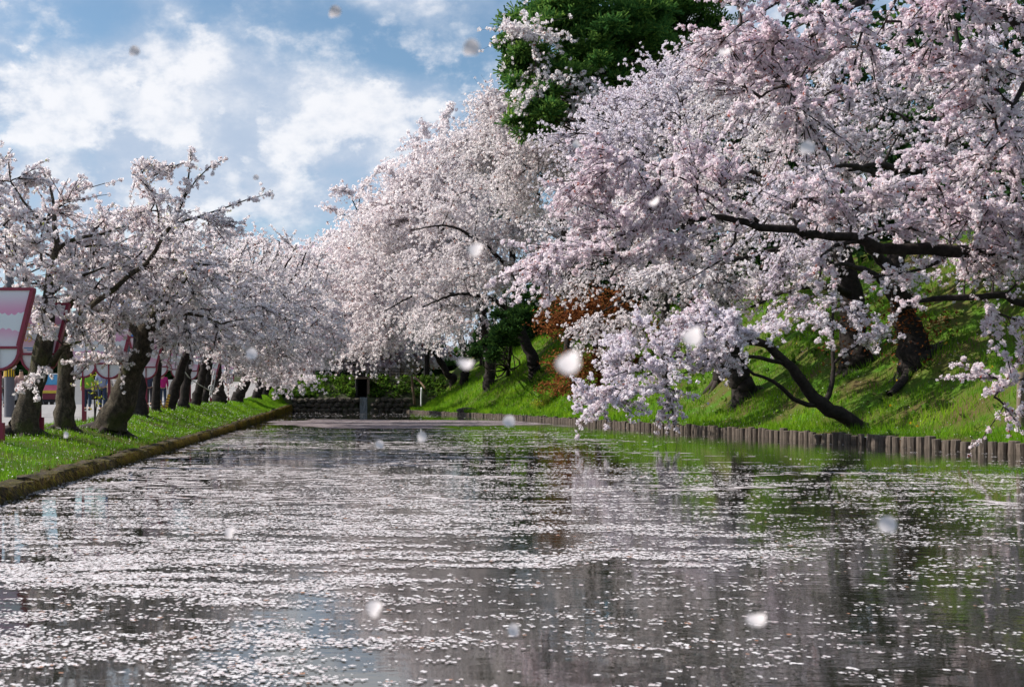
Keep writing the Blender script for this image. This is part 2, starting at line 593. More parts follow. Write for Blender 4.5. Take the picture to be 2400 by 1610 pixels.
def sheet(name, xs, ys, zf, matl, xoff=None, kind='structure', smooth=True):
    Xg, Yg = np.meshgrid(xs, ys)
    if xoff is not None:
        Xg = Xg + xoff(Yg)
    Zg = zf(Xg, Yg)
    V = np.stack([Xg, Yg, Zg], -1).reshape(-1, 3)
    ny, nx = Xg.shape
    i = np.arange(ny - 1)[:, None] * nx + np.arange(nx - 1)[None, :]
    F = np.stack([i, i + 1, i + nx + 1, i + nx], -1).reshape(-1, 4)
    return tag(mesh_np(name, V, F, matl, smooth=smooth), kind=kind)


ys = np.concatenate([np.arange(-30, 60, 0.6), np.arange(60, 171, 1.5)])
sheet('right_bank', np.concatenate([np.linspace(0.05, 16, 54), [20, 30, 60]]), ys, right_z, M_TURF, log_x)
sheet('left_bank', np.concatenate([[-7.3], np.linspace(-7.2, WALL_X - 0.18, 22)]), ys, left_z, M_TURF)
sheet('path', np.array([-16, -12, -9, -7.15]), ys, lambda X, Y: left_z(X, Y) + 0.02, M_PATH)
sheet('road', np.array([-60, -40, -25, -15.9]), ys, lambda X, Y: left_z(X, Y) - 0.08, simple('asphalt', (0.12, 0.12, 0.125), 0.9, 0.2, 1.5))
sheet('water', np.linspace(WALL_X - 0.3, 16.5, 12), np.linspace(-30, 142, 40), lambda X, Y: 0 * X, M_WATER, smooth=False)
gr = sheet('ground', np.array([-1500, -61, 77, 1500]), np.array([171.0, 400, 1500]), lambda X, Y: 0 * X + 3.0, M_FAR)
sheet('far_ground', np.array([-1500.0, -59.5]), np.array([-200.0, 171.2]), lambda X, Y: 0 * X + 0.2, M_FAR)
sheet('moat_bed', np.array([-40.0, 40.0]), np.array([-40.0, 171.0]), lambda X, Y: 0 * X - 1.5, simple('mud', (0.03, 0.025, 0.018), 0.9))

# ------------------------------------------------------------------ blossoms, leaves, trees
def rand_unit(n):
    v = RNG.standard_normal((n, 3))
    return v / (np.linalg.norm(v, axis=1, keepdims=True) + 1e-9)


def cards(P, N, size, aspect=1.0, tint=None, bend=0.25):
    """one four-cornered petal group per point, facing N, slightly cupped"""
    n = len(P)
    ref = rand_unit(n)
    U = np.cross(N, ref)
    U /= np.linalg.norm(U, axis=1, keepdims=True) + 1e-9
    Vv = np.cross(N, U)
    s = np.asarray(size).reshape(-1, 1)
    j = RNG.uniform(0.7, 1.3, (4, n, 1))
    a = P + U * s * j[0] + N * s * bend
    b = P + Vv * s * aspect * j[1] - N * s * bend
    c = P - U * s * j[2] + N * s * bend
    d = P - Vv * s * aspect * j[3] - N * s * bend
    V = np.stack([a, b, c, d], 1).reshape(-1, 3)
    F = np.arange(n * 4).reshape(-1, 4)
    return V, F


def tri_cards(P, N, size):
    n = len(P)
    U = np.cross(N, rand_unit(n))
    U /= np.linalg.norm(U, axis=1, keepdims=True) + 1e-9
    Vv = np.cross(N, U)
    s = np.asarray(size).reshape(-1, 1) * 1.35
    j = RNG.uniform(0.7, 1.25, (3, n, 1))
    V = np.stack([P + U * s * j[0], P + (-0.5 * U + 0.87 * Vv) * s * j[1], P + (-0.5 * U - 0.87 * Vv) * s * j[2]], 1).reshape(-1, 3)
    return V, np.arange(3 * n).reshape(-1, 3)


def tufts(P, radius, k, csize, tint, tri=False):
    """k petal cards round every tuft centre, facing outwards"""
    n = len(P)
    D = rand_unit(n * k)
    PP = np.repeat(P, k, 0)
    rr = np.repeat(radius, k)
    D2 = D + 0.45 * RNG.standard_normal((n * k, 3))
    D2 /= np.linalg.norm(D2, axis=1, keepdims=True)
    Q = PP + D * (rr * RNG.uniform(0.45, 1.0, n * k))[:, None]
    sz = np.repeat(radius, k) * csize * RNG.uniform(0.7, 1.25, n * k)
    V, F = tri_cards(Q, D2, sz) if tri else cards(Q, D2, sz)
    tt = np.clip(np.repeat(tint, k) + RNG.normal(0, 0.16, n * k), 0, 0.92)
    dark = RNG.random(n * k) < 0.03
    tt[dark] = 1.0
    return V, F, np.repeat(tt, 3 if tri else 4)


def curve_pts(a, b, sag, n=5):
    t = np.linspace(0, 1, n)[:, None]
    L = np.linalg.norm(b - a)
    mid = (a + b) / 2 + np.array([0, 0, sag * L]) + RNG.normal(0, 0.06 * L, 3)
    return (1 - t) ** 2 * a + 2 * (1 - t) * t * mid + t * t * b


TREES = []
def make_tree(name, label, trunks, blobs, nsub, ntwig, tw_len, tuft_r, k, csize, ntuft, bl_mat, group,
              bark=None, sag=0.12, droop=0.0, bias=(0, 0, 0), leaf=0.0, tw_sides=3, tint0=0.5, limb_tufts=0.0, cat='cherry tree', flat=0.55, seed=0, jitter=0.06, subr=0.06, spur_r=0.045, align=0.95):
    """trunks: list of [(x,y,z,r), ...] polylines, first one from the ground up; blobs: (centre, radii, weight)"""
    global RNG
    RNG = np.random.default_rng(1000 + seed)
    bark = bark or M_BARK2
    base = np.array(trunks[0][0][:3])
    root = empty(name, base, label, cat, group)
    T = Tubes()
    nodes, ndir = [], []
    for ti, tr in enumerate(trunks):
        L = sum(np.linalg.norm(np.array(tr[i + 1][:3]) - np.array(tr[i][:3])) for i in range(len(tr) - 1))
        n = max(5, int(L / 0.30) if tr[0][3] > 0.12 else int(L / 0.4))
        n = min(n, 40)
        sp = smooth_path(tr, n)
        big = tr[0][3] > 0.12
        if n > 6:
            sp[1:-1, :3] += RNG.normal(0, 0.015 + 0.12 * float(tr[0][3]) * 0.3, (n - 2, 3))
        T.add(sp[:, :3], np.maximum(sp[:, 3] * (1.0 if ti == 0 else 0.82), 0.008), 10 if big else 6, jitter if big else 0.03)
        lo = 0.45 if ti == 0 else 0.15
        for q in range(int(n * lo), n):
            nodes.append(sp[q, :3])
    T.build('trunk', bark, root, origin=base)
    nodes = np.array(nodes)
    # secondary branches
    wts = np.array([b[2] for b in blobs], float)
    wts /= wts.sum()
    cnt = np.floor(wts * nsub + 0.5).astype(int)
    tg = []
    for (c, r, _), m_ in zip(blobs, cnt):
        u = rand_unit(m_) * (RNG.random(m_) ** 0.42)[:, None]
        tg.append(np.asarray(c) + u * np.asarray(r))
    tg = np.concatenate(tg)
    dmin = np.min(np.linalg.norm(tg[:, None] - nodes[None], axis=2), axis=1)
    tg = tg[np.argsort(dmin)]
    B = Tubes()
    sub = []
    for b in tg:
        d = np.linalg.norm(nodes - b, axis=1)
        a = nodes[np.argmin(d + 0.25 * np.maximum(nodes[:, 2] - b[2], 0))]
        L = np.linalg.norm(b - a)
        if L < 0.35:
            continue
        cp = curve_pts(a, b + np.array([0, 0, -droop * L * 0.5]), sag, 6)
        r0 = min(0.11, 0.014 + subr * L * 0.30)
        B.add(cp, np.linspace(r0, 0.010, 6), 4)
        nodes = np.vstack([nodes, cp[2:]])
        sub.append(cp)
    # short flowering spurs on the thin explicit limbs
    pos, tin = [], []
    for ti, tr in enumerate(trunks):
        A = np.array(tr, float)
        seg = np.linalg.norm(np.diff(A[:, :3], axis=0), axis=1)
        n = max(6, int(seg.sum() / 0.06))
        sp = smooth_path(A, n)
        thin = np.where((sp[:, 3] < spur_r) & (RNG.random(n) < 0.55))[0]
        for q in thin:
            d = rand_unit(1)[0] * RNG.uniform(0.08, 0.40) * tw_len
            m3 = 2 + int(ntuft * 0.35)
            f3 = RNG.random(m3)[:, None]
            pos.append(sp[q, :3] + d * f3)
            tin.append(np.full(m3, tint0))
    # twigs carry the flowers
    nodeP = []
    for cp in sub:
        tangent = np.diff(cp, axis=0)
        L = np.linalg.norm(cp[-1] - cp[0])
        m_ = max(2, int(ntwig * np.clip(RNG.gamma(2.2, 1 / 2.2), 0.15, 2.2)))
        tb = np.clip(tint0 + RNG.normal(0, 0.10), 0.1, 0.85)
        for _ in range(m_):
            u = RNG.uniform(0.22, 1.0) ** 0.7
            i = min(int(u * 5), 4)
            f = u * 5 - i
            o = cp[i] * (1 - f) + cp[i + 1] * f
            dr = tangent[i] / (np.linalg.norm(tangent[i]) + 1e-9)
            rv = RNG.standard_normal(3)
            rv[2] = rv[2] * flat + 0.10
            d = align * dr + 0.52 * rv + np.array(bias)
            d /= np.linalg.norm(d)
            l = tw_len * RNG.uniform(0.5, 1.35)
            e = o + d * l + np.array([0, 0, -droop * l])
            c3 = curve_pts(o, e, 0.10, 4)
            if tw_sides:
                B.add(c3[[0, 2, 3]], (0.013, 0.009, 0.005), tw_sides)
            q = RNG.random(ntuft) ** 0.85 * 0.9 + 0.1
            ii = np.minimum((q * 3).astype(int), 2)
            ff = (q * 3 - ii)[:, None]
            pp = c3[ii] * (1 - ff) + c3[ii + 1] * ff
            pos.append(pp)
            tin.append(np.full(len(pp), tb))
        if limb_tufts:
            nl = int(limb_tufts * L)
            if nl:
                u = RNG.uniform(0.3, 1.0, nl) * 5
                ii = np.minimum(u.astype(int), 4)
                ff = (u - ii)[:, None]
                pos.append(cp[ii] * (1 - ff) + cp[ii + 1] * ff)
                tin.append(np.full(nl, tb))
    br_ = B.build('branches', M_TWIG, root, origin=base, smooth=False)
    br_['kind'] = 'stuff'
    P = np.concatenate(pos)
    tin = np.concatenate(tin)
    P = P + RNG.normal(0, tuft_r * 0.62, P.shape)
    keep = P[:, 2] > 0.15
    P, tin = P[keep], tin[keep]
    rad = tuft_r * RNG.uniform(0.7, 1.25, len(P))
    V, F, tt = tufts(P, rad, k, csize, tin, True)
    tag(mesh_np('crown', V, F, bl_mat, root, {'tint': tt}, origin=base), kind='stuff')
    if leaf:
        m_ = int(len(P) * leaf)
        sel = RNG.integers(0, len(P), m_)
        # leaves come in little bunches
        LP = np.repeat(P[sel], 5, 0) + RNG.normal(0, tuft_r * 0.7, (m_ * 5, 3))
        V, F = cards(LP, rand_unit(len(LP)), tuft_r * 0.5 * RNG.uniform(0.6, 1.2, len(LP)), 0.5)
        tag(mesh_np('young_leaves', V, F, M_LEAF, root, {'tint': np.repeat(RNG.random(len(LP)), 4)}, origin=base), kind='stuff')
    TREES.append((name, len(P), len(F) * (F.shape[1] - 2)))
    return root


def blob(px, py, Y, rx, ry, rY, wt=1.0):
    """crown mass that the photo shows round (px, py): radii rx, ry in photo pixels, rY in metres of depth"""
    s = Y / FPX
    return (at(px, py, Y), (rx * s, rY, ry * s), wt)


def pp(px, py, Y, rpx):
    a = at(px, py, Y)
    return (a[0], a[1], a[2], rpx * Y / FPX)


def rampart(px, Y):
    X = (px - CX) / FPX * Y
    return np.array([X, Y, float(right_z(np.float64(X), np.float64(Y)))])


GL = 'cherry trees along the left bank'
GR = 'cherry trees on the right bank'

# --- left bank, nearest first
make_tree('cherry_tree', 'mossy leaning cherry trunk beside the nearest pink lantern board', [
    [pp(48, 1022, 22.5, 44), pp(54, 1005, 22.5, 35), pp(64, 960, 22.5, 30), pp(80, 900, 22.5, 25), pp(96, 850, 22.4, 22), pp(110, 785, 22.3, 20), pp(112, 735, 22.3, 17), pp(118, 650, 22.4, 10), pp(130, 560, 22.6, 7), pp(125, 480, 22.8, 4), pp(100, 400, 23, 2)],
    [pp(100, 840, 22.4, 16), pp(128, 850, 22.3, 12), pp(140, 815, 22.0, 7), pp(190, 800, 21.6, 3)],
    [pp(112, 740, 22.3, 12), pp(60, 690, 22.0, 9), pp(10, 730, 21.6, 6), pp(-60, 760, 21.4, 3)],
    [pp(130, 590, 22.6, 7), pp(170, 560, 22.4, 5.5), pp(230, 552, 22.0, 4), pp(290, 530, 21.8, 2)],
    [pp(125, 560, 22.6, 6), pp(80, 500, 22.4, 4.5), pp(30, 440, 22.2, 3), pp(20, 380, 22, 2)],
    [pp(116, 690, 22.4, 9), pp(160, 660, 22.4, 6), pp(210, 640, 22.2, 4), pp(250, 625, 22, 2)],
], [blob(20, 560, 22.5, 150, 175, 1.9, 1.7), blob(130, 560, 22.3, 130, 130, 1.8, 1.3), blob(110, 720, 22.2, 130, 80, 1.6, 1.0), blob(-10, 390, 22.5, 60, 55, 0.8, 0.3), blob(75, 420, 22.5, 50, 45, 0.8, 0.2), blob(45, 790, 21.8, 60, 60, 0.6, 0.2), blob(100, 900, 21.6, 40, 14, 0.3, 0.08)],
    85, 10, 0.70, 0.043, 13, 0.52, 10, M_BLOSSOM, GL, bark=M_BARK, leaf=0.06, seed=1, tint0=0.6, limb_tufts=8)

make_tree('cherry_tree', 'upright cherry trunk with mossy swollen foot just left of a red post', [
    [pp(153, 1002, 25, 26), pp(150, 980, 25, 25), pp(152, 955, 25, 24), pp(156, 925, 25, 21), pp(155, 870, 25, 20), pp(152, 820, 25, 18), pp(152, 770, 25, 16), pp(165, 700, 25, 12), pp(200, 640, 25, 8), pp(235, 570, 25, 5), pp(245, 500, 25, 3)],
    [pp(152, 770, 25, 12), pp(210, 720, 24.6, 9), pp(257, 687, 24.2, 8), pp(301, 648, 24, 7.5), pp(356, 605, 24, 7), pp(375, 566, 24, 6), pp(408, 525, 24, 5), pp(427, 473, 24, 4), pp(443, 402, 24, 2.5), pp(448, 350, 24, 1)],
    [pp(408, 525, 24, 4), pp(460, 510, 24, 3), pp(520, 490, 23.9, 2.4), pp(580, 468, 23.8, 1.8), pp(632, 454, 23.8, 1)],
    [pp(375, 566, 24, 3.5), pp(372, 520, 24.1, 3), pp(365, 470, 24.2, 2), pp(330, 400, 24.2, 1)],
    [pp(415, 505, 24, 3), pp(440, 450, 24, 2.5), pp(480, 400, 23.9, 1.7), pp(525, 375, 23.8, 1)],
    [pp(356, 605, 24, 4), pp(400, 607, 23.8, 3), pp(470, 620, 23.6, 2), pp(540, 622, 23.4, 1)],
    [pp(160, 740, 25, 9), pp(120, 690, 25.2, 6), pp(70, 640, 25.4, 3)],
], [blob(190, 650, 25, 130, 120, 1.8, 1.3), blob(290, 590, 24.3, 120, 120, 1.6, 1.3), blob(395, 480, 24, 75, 110, 0.9, 0.75), blob(400, 390, 24, 95, 55, 0.6, 0.35), blob(500, 500, 23.9, 80, 26, 0.5, 0.16), blob(330, 690, 24, 130, 70, 1.6, 0.8), blob(215, 790, 24.3, 60, 60, 0.8, 0.35), blob(480, 640, 23.6, 80, 60, 1.0, 0.35)],
    90, 9, 0.66, 0.042, 13, 0.52, 10, M_BLOSSOM, GL, bark=M_BARK, leaf=0.045, seed=2, tint0=0.6, limb_tufts=7)

make_tree('cherry_tree', 'thick cherry trunk leaning hard to the right over the grass edge', [
    [pp(258, 1008, 26.6, 46), pp(264, 992, 26.6, 40), pp(276, 960, 26.5, 36), pp(295, 915, 26.4, 31), pp(315, 870, 26.3, 28), pp(332, 830, 26.2, 25), pp(342, 790, 26.1, 20), pp(355, 750, 26.0, 15), pp(390, 700, 26, 10), pp(430, 660, 26, 6), pp(470, 610, 26, 3)],
    [pp(340, 800, 26.1, 14), pp(310, 770, 26.4, 10), pp(290, 720, 26.8, 6), pp(270, 660, 27, 3)],
    [pp(345, 780, 26, 12), pp(400, 745, 25.5, 8), pp(450, 735, 25, 5), pp(520, 760, 24.5, 2.5)],
    [pp(290, 690, 26.4, 7), pp(330, 690, 26.2, 6), pp(372, 675, 26, 5), pp(395, 700, 25.8, 3.5), pp(440, 720, 25.5, 2)],
], [blob(310, 730, 26.2, 130, 85, 1.8, 1.2), blob(420, 690, 25.8, 130, 95, 1.9, 1.3), blob(330, 620, 26.5, 120, 90, 1.8, 0.8), blob(250, 830, 25.6, 50, 35, 0.7, 0.3), blob(520, 770, 25, 80, 50, 1.0, 0.4), blob(420, 800, 25.6, 60, 40, 0.8, 0.3)],
    80, 9, 0.7, 0.045, 12, 0.52, 10, M_BLOSSOM, GL, bark=M_BARK, leaf=0.04, seed=3, tint0=0.6, limb_tufts=7)

left_rest = [
    # px, py, Y, half width px, lean px, crown (cx, cy, rx, ry), seed, label
    (328, 978, 36, 17, -4, (330, 640, 180, 150), 'short dark cherry trunk half hidden behind the hard leaning one'),
    (366, 967, 39.5, 11, 6, (420, 660, 170, 150), 'slim straight cherry trunk between two red posts'),
    (400, 960, 43, 14, 30, (480, 680, 170, 150), 'grey cherry trunk leaning right behind the striped barrier'),
    (431, 955, 47, 13, 10, (500, 690, 170, 150), 'cherry trunk with a rope tied across it'),
    (457, 961, 51, 12, 26, (560, 700, 160, 160), 'dark cherry trunk set forward on the grass past the striped barrier'),
    (480, 946, 56, 10, 12, (550, 660, 150, 130), 'narrow cherry trunk beside the hanging white rope'),
    (513, 943, 64, 17, -6, (600, 690, 160, 155), 'broad straight cherry trunk just past the white rope'),
    (557, 949, 78, 15, 30, (650, 690, 130, 165), 'bowed cherry trunk whose low boughs reach out over the water'),
    (603, 938, 103, 11, 15, (700, 690, 90, 130), 'small dark cherry trunk on the rising grass near the weir'),
    (622, 929, 118, 9, 18, (690, 740, 75, 110), 'last small cherry trunk of the left row before the weir'),
]
for i, (px, py, Y, hw, lean, (bx, by, rx, ry), lab) in enumerate(left_rest):
    tr = [[pp(px - lean * 0.2, py + 4, Y, hw * 1.25), pp(px, py - 15, Y, hw * 1.0), pp(px + lean * 0.5, 900, Y, hw * 0.85), pp(px + lean, 850, Y, hw * 0.75),
           pp(px + lean + (bx - px) * 0.3, 790, Y, hw * 0.55), pp(px + lean * 0.5 + (bx - px) * 0.7, by, Y, hw * 0.32), pp(bx + 5, by - ry * 0.75, Y, hw * 0.1)]]
    f = lambda a: (bx - px) * a + px
    tr.append([pp(f(0.3) + lean, 795, Y, hw * 0.4), pp(f(0.9) + 20, 740, Y - 1.5, hw * 0.28), pp(bx + rx * 0.7, 720, Y - 2.5, hw * 0.1)])
    tr.append([pp(f(0.4) + lean * .7, 770, Y, hw * 0.4), pp(f(0.2), 690, Y + 1, hw * 0.26), pp(bx - rx * 0.7, by - ry * 0.3, Y + 2, hw * 0.1)])
    tr.append([pp(f(0.7), by + 20, Y, hw * 0.34), pp(bx + rx * 0.35, by - ry * 0.3, Y, hw * 0.2), pp(bx + rx * 0.6, by - ry * 0.75, Y, hw * 0.08)])
    s = Y / FPX
    bl = [blob(bx, by, Y, rx, ry, max(2.5, rx * s), 1.0), blob(bx + rx * 0.5, by + ry * 0.65, Y - 1.5, rx * 0.75, ry * 0.55, 2.2, 0.5)]
    if i == 7:
        bl.append(blob(660, 870, 72, 80, 45, 1.6, 0.35))
    if i in (4, 6):
        bl.append(blob(bx + 10, 850, Y - 2, 70, 50, 1.5, 0.3))
    tl = max(0.7, min(1.5, 55 * s))
    far = Y > 60
    make_tree('cherry_tree', lab, tr, bl, 85, 9, tl, max(0.052, 3.0 * s), 6, 0.68, 9, M_BLOSSOM, GL,
              bark=M_BARK2, leaf=0.03 if not far else 0.008, seed=20 + i, tint0=0.55, limb_tufts=3, tw_sides=3 if Y < 70 else 0)

print('TREES left', sum(x[2] for x in TREES))

# --- right bank
def ground_hit(px, py):
    """where the line of sight through (px, py) meets the right bank"""
    lo = 15.0
    for Y in np.arange(18, 150, 0.1):
        a = at(px, py, Y)
        if a[0] > log_x(Y) and a[2] <= right_z(a[0], Y):
            return a
    return at(px, py, 100)


def right_tree(px, py, hw, path, limbs, blobs, label, nsub, ntwig, m_, seed, tr=None, tl=None, k=6, ntuft=7, tint0=0.5, **kw):
    g = ground_hit(px, py)
    Y = g[1]
    s = Y / FPX
    b_ = pp(px + 3, py + 4, Y + 0.2, hw * 1.35)
    trunk = [(b_[0], b_[1], b_[2] - 0.9, b_[3]), pp(px, py - 4, Y + 0.1, hw * 1.22), pp(px, py - 22, Y, hw * 1.08)] + [pp(x, y, Y + dy, r) for (x, y, dy, r) in path]
    ls = [[pp(x, y, Y + dy, r) for (x, y, dy, r) in l] for l in limbs]
    bl = [blob(x, y, Y + dy, rx, ry, rY, wt) for (x, y, dy, rx, ry, rY, wt) in blobs]
    return make_tree('cherry_tree', label, [trunk] + ls, bl, int(nsub * (1.0 if Y < 42 else 1.5)), ntwig, tl or max(1.1, 75 * s), tr or max(0.052, 3.0 * s), k, 0.63, ntuft + 2, m_, GR,
                     seed=seed, tint0=tint0, **kw)


right_tree(2145, 865, 34, [(2140, 800, 0, 32), (2120, 740, 0, 27), (2110, 690, -0.3, 24), (2095, 620, -0.5, 20), (2130, 520, -0.5, 17), (2180, 400, -0.3, 14), (2215, 280, 0, 11), (2240, 150, 0, 7), (2230, 20, 0, 3)],
           [[(2100, 650, -0.5, 18), (2020, 560, -1.5, 12), (1930, 500, -3, 8), (1830, 480, -4, 4)],
            [(2140, 500, -0.5, 14), (2070, 420, -1, 10), (2000, 390, -2, 7), (1900, 400, -3, 3)],
            [(2170, 395, -0.5, 15), (2110, 400, -1, 12), (2060, 385, -1.5, 8), (1990, 400, -2, 4)],
            [(2160, 380, -0.4, 10), (2165, 320, -0.6, 8), (2185, 278, -0.3, 7), (2230, 250, 0, 3)],
            [(2215, 290, 0, 9), (2300, 200, -1, 6), (2380, 100, -2, 3)],
            [(2120, 560, -0.5, 12), (2200, 520, -1, 8), (2320, 500, -1.5, 4)],
            [(2100, 690, -0.3, 13), (2040, 640, -1.5, 9), (1960, 620, -2.5, 6), (1880, 650, -3.5, 3)]],
           [(2080, 300, 0, 330, 230, 4.2, 1.5), (2230, 150, 0, 260, 200, 4, 0.8), (1960, 520, -2.5, 280, 130, 2.5, 0.5), (2250, 480, -1, 180, 150, 2.5, 0.5), (2110, 640, -1.5, 140, 50, 1.5, 0.25)],
           'big cherry with a gnarled trunk and a root snaking down the grassy slope', 130, 12, M_LILAC, 41, ntuft=8, bark=M_BARK2, droop=0.25, bias=(-0.42, 0, -0.12), limb_tufts=5)
right_tree(2010, 862, 33, [(2005, 820, 0, 34), (2000, 770, 0, 30), (1998, 720, 0, 26), (1985, 640, 0, 22), (1960, 540, 0, 17), (1930, 430, 0, 12), (1900, 300, 0, 8), (1880, 160, 0, 3)],
           [[(1985, 650, 0, 16), (1900, 600, -1, 12), (1800, 590, -2, 8), (1690, 620, -3, 4)],
            [(1955, 520, 0, 14), (1850, 440, -1, 9), (1740, 400, -2, 5), (1640, 400, -3, 3)],
            [(1930, 430, 0, 10), (1820, 330, 0, 7), (1700, 270, -1, 3)],
            [(1940, 460, 0, 10), (2020, 360, 1, 7), (2080, 240, 1, 3)],
            [(1990, 690, 0, 13), (1930, 670, -2, 9), (1850, 680, -3, 6), (1760, 720, -4, 3)]],
           [(1850, 330, 0, 320, 200, 4.5, 1.3), (1720, 460, -1.5, 300, 140, 3.5, 1.0), (1800, 640, -3, 200, 70, 2, 0.5), (1640, 640, -3, 140, 60, 2, 0.3), (1900, 160, 0, 200, 120, 3, 0.4)],
           'cherry with a stout fluted trunk high on the slope, left of the snaking root', 120, 12, M_BLOSSOM, 42, ntuft=8, droop=0.25, bias=(-0.42, 0, -0.12), limb_tufts=4)
right_tree(1745, 935, 24, [(1735, 890, 0, 24), (1722, 850, 0, 22), (1712, 800, 0, 20), (1700, 730, 0, 17), (1670, 650, 0, 13), (1630, 560, 0, 10), (1580, 450, 0, 7), (1540, 330, 0, 3)],
           [[(1700, 740, 0, 13), (1620, 690, -1, 9), (1530, 680, -2, 6), (1430, 720, -3, 3)],
            [(1660, 640, 0, 11), (1560, 580, -1, 8), (1450, 560, -2, 5), (1340, 590, -3, 2)],
            [(1620, 540, 0, 9), (1500, 450, 0, 6), (1390, 420, -1, 3)],
            [(1640, 580, 0, 8), (1720, 480, 1, 6), (1780, 380, 1, 3)]],
           [(1530, 480, 0, 250, 190, 4.5, 1.3), (1420, 600, -1.5, 230, 110, 3.5, 0.9), (1620, 660, -2, 170, 70, 2.2, 0.5), (1660, 370, 0.5, 160, 130, 3.5, 0.5), (1500, 760, -2.5, 150, 60, 1.8, 0.4)],
           'cherry with a black bent trunk low on the slope behind the slanting bough', 105, 12, M_BLOSSOM, 43, droop=0.22, bias=(-0.42, 0, -0.12), limb_tufts=3)
right_tree(1690, 893, 16, [(1692, 850, 0, 15), (1700, 790, 0, 13), (1690, 700, 0, 11), (1640, 560, 0, 8), (1590, 420, 0, 6), (1550, 290, 0, 3)],
           [[(1680, 660, 0, 8), (1600, 560, 0, 6), (1500, 480, 0, 3)], [(1640, 560, 0, 7), (1700, 430, 0, 5), (1730, 300, 0, 3)], [(1600, 450, 0, 6), (1480, 340, 0, 4), (1400, 290, 0, 2)]],
           [(1560, 330, 0, 240, 140, 5, 1.2), (1420, 380, 0, 200, 120, 4, 0.8), (1700, 280, 1, 170, 120, 4, 0.5)],
           'cherry with a thin pale trunk standing behind the black bent one', 85, 11, M_LILAC, 44, droop=0.22, bias=(-0.42, 0, -0.12), limb_tufts=2)
right_tree(1254, 882, 13, [(1252, 860, 0, 14), (1245, 830, 0, 13), (1225, 790, 0, 12), (1210, 730, 0, 10), (1205, 640, 0, 8), (1190, 520, 0, 6), (1180, 400, 0, 4), (1170, 300, 0, 2)],
           [[(1210, 740, 0, 8), (1150, 700, -2, 6), (1070, 690, -4, 4), (990, 720, -5, 2)],
            [(1205, 640, 0, 7), (1130, 570, -1, 5), (1050, 530, -2, 3), (960, 540, -3, 1.5)],
            [(1195, 540, 0, 6), (1270, 450, 0, 4), (1330, 370, 0, 2)],
            [(1185, 470, 0, 5), (1120, 390, 0, 3.5), (1075, 370, 0, 2)]],
           [(1190, 430, 0, 170, 190, 5, 1.3), (1110, 560, -1, 170, 130, 4.5, 1.0), (1250, 570, -1, 150, 130, 4.5, 0.8), (1090, 700, -3, 130, 70, 3, 0.5), (1230, 300, 0, 110, 100, 3, 0.4)],
           'cherry with a twisted trunk next to the orange maple', 110, 11, M_BLOSSOM, 45, droop=0.2, bias=(-0.42, 0, -0.10), tw_sides=3, limb_tufts=1)
right_tree(1147, 912, 13, [(1148, 880, 0, 13), (1150, 840, 0, 12), (1140, 780, 0, 10), (1120, 690, 0, 8), (1100, 580, 0, 6), (1080, 460, 0, 4), (1070, 350, 0, 2)],
           [[(1130, 730, 0, 7), (1060, 690, -2, 5), (980, 690, -4, 3), (900, 730, -5, 1.5)],
            [(1100, 600, 0, 6), (1020, 520, -1, 4), (930, 480, -2, 2)],
            [(1085, 500, 0, 5), (1130, 400, 0, 3), (1150, 310, 0, 1.5)]],
           [(1070, 480, 0, 130, 160, 5, 1.2), (980, 560, -2, 140, 130, 4.5, 1.0), (1010, 700, -3, 140, 80, 3.5, 0.7), (1120, 640, -1, 110, 100, 4, 0.5)],
           'cherry with a shaggy dark trunk in front of the low dark fir', 105, 11, M_BLOSSOM, 46, droop=0.2, bias=(-0.42, 0, -0.10), tw_sides=0, limb_tufts=1)
right_tree(1088, 902, 9, [(1092, 870, 0, 9), (1090, 830, 0, 8), (1070, 760, 0, 7), (1030, 650, 0, 5), (990, 530, 0, 4), (970, 430, 0, 2)],
           [[(1060, 730, 0, 5), (980, 680, -3, 3), (900, 690, -5, 1.5)], [(1020, 620, 0, 4), (930, 520, -2, 2.5), (860, 460, -3, 1)], [(1000, 560, 0, 4), (1040, 440, 0, 2), (1040, 350, 0, 1)]],
           [(985, 530, 0, 95, 110, 5, 1.2), (900, 600, -2, 120, 120, 5, 1.0), (930, 720, -3, 120, 80, 4, 0.7)],
           'slim cherry trunk just beyond the shaggy one on the right slope', 105, 10, M_BLOSSOM, 47, droop=0.2, bias=(-0.40, 0, -0.08), tw_sides=0)
right_tree(1062, 905, 8, [(1050, 880, 0, 8), (1035, 850, 0, 8), (1000, 800, 0, 6), (940, 700, 0, 5), (890, 580, 0, 3.5), (870, 450, 0, 1.5)],
           [[(960, 730, 0, 4), (900, 690, -3, 3), (830, 700, -5, 1.5)], [(910, 620, 0, 3.5), (850, 520, -2, 2.2), (815, 450, -3, 1.5), (780, 445, -3, 0.8)], [(860, 540, -1, 2.2), (800, 500, -2, 1.5), (760, 485, -3, 0.7)], [(840, 500, -2, 2), (850, 440, -2, 1.4), (905, 388, -2, 0.7)], [(870, 600, -1, 2.2), (810, 570, -2, 1.5), (770, 550, -3, 0.7)]],
           [(890, 560, 0, 80, 90, 5, 1.0), (835, 630, -2, 110, 100, 5, 1.0), (870, 740, -3, 120, 80, 4, 0.8)],
           'leaning cherry at the far end of the right slope by the wooden props', 105, 10, M_BLOSSOM, 48, spur_r=0.09, droop=0.15, bias=(-0.40, 0, -0.08), tw_sides=0)

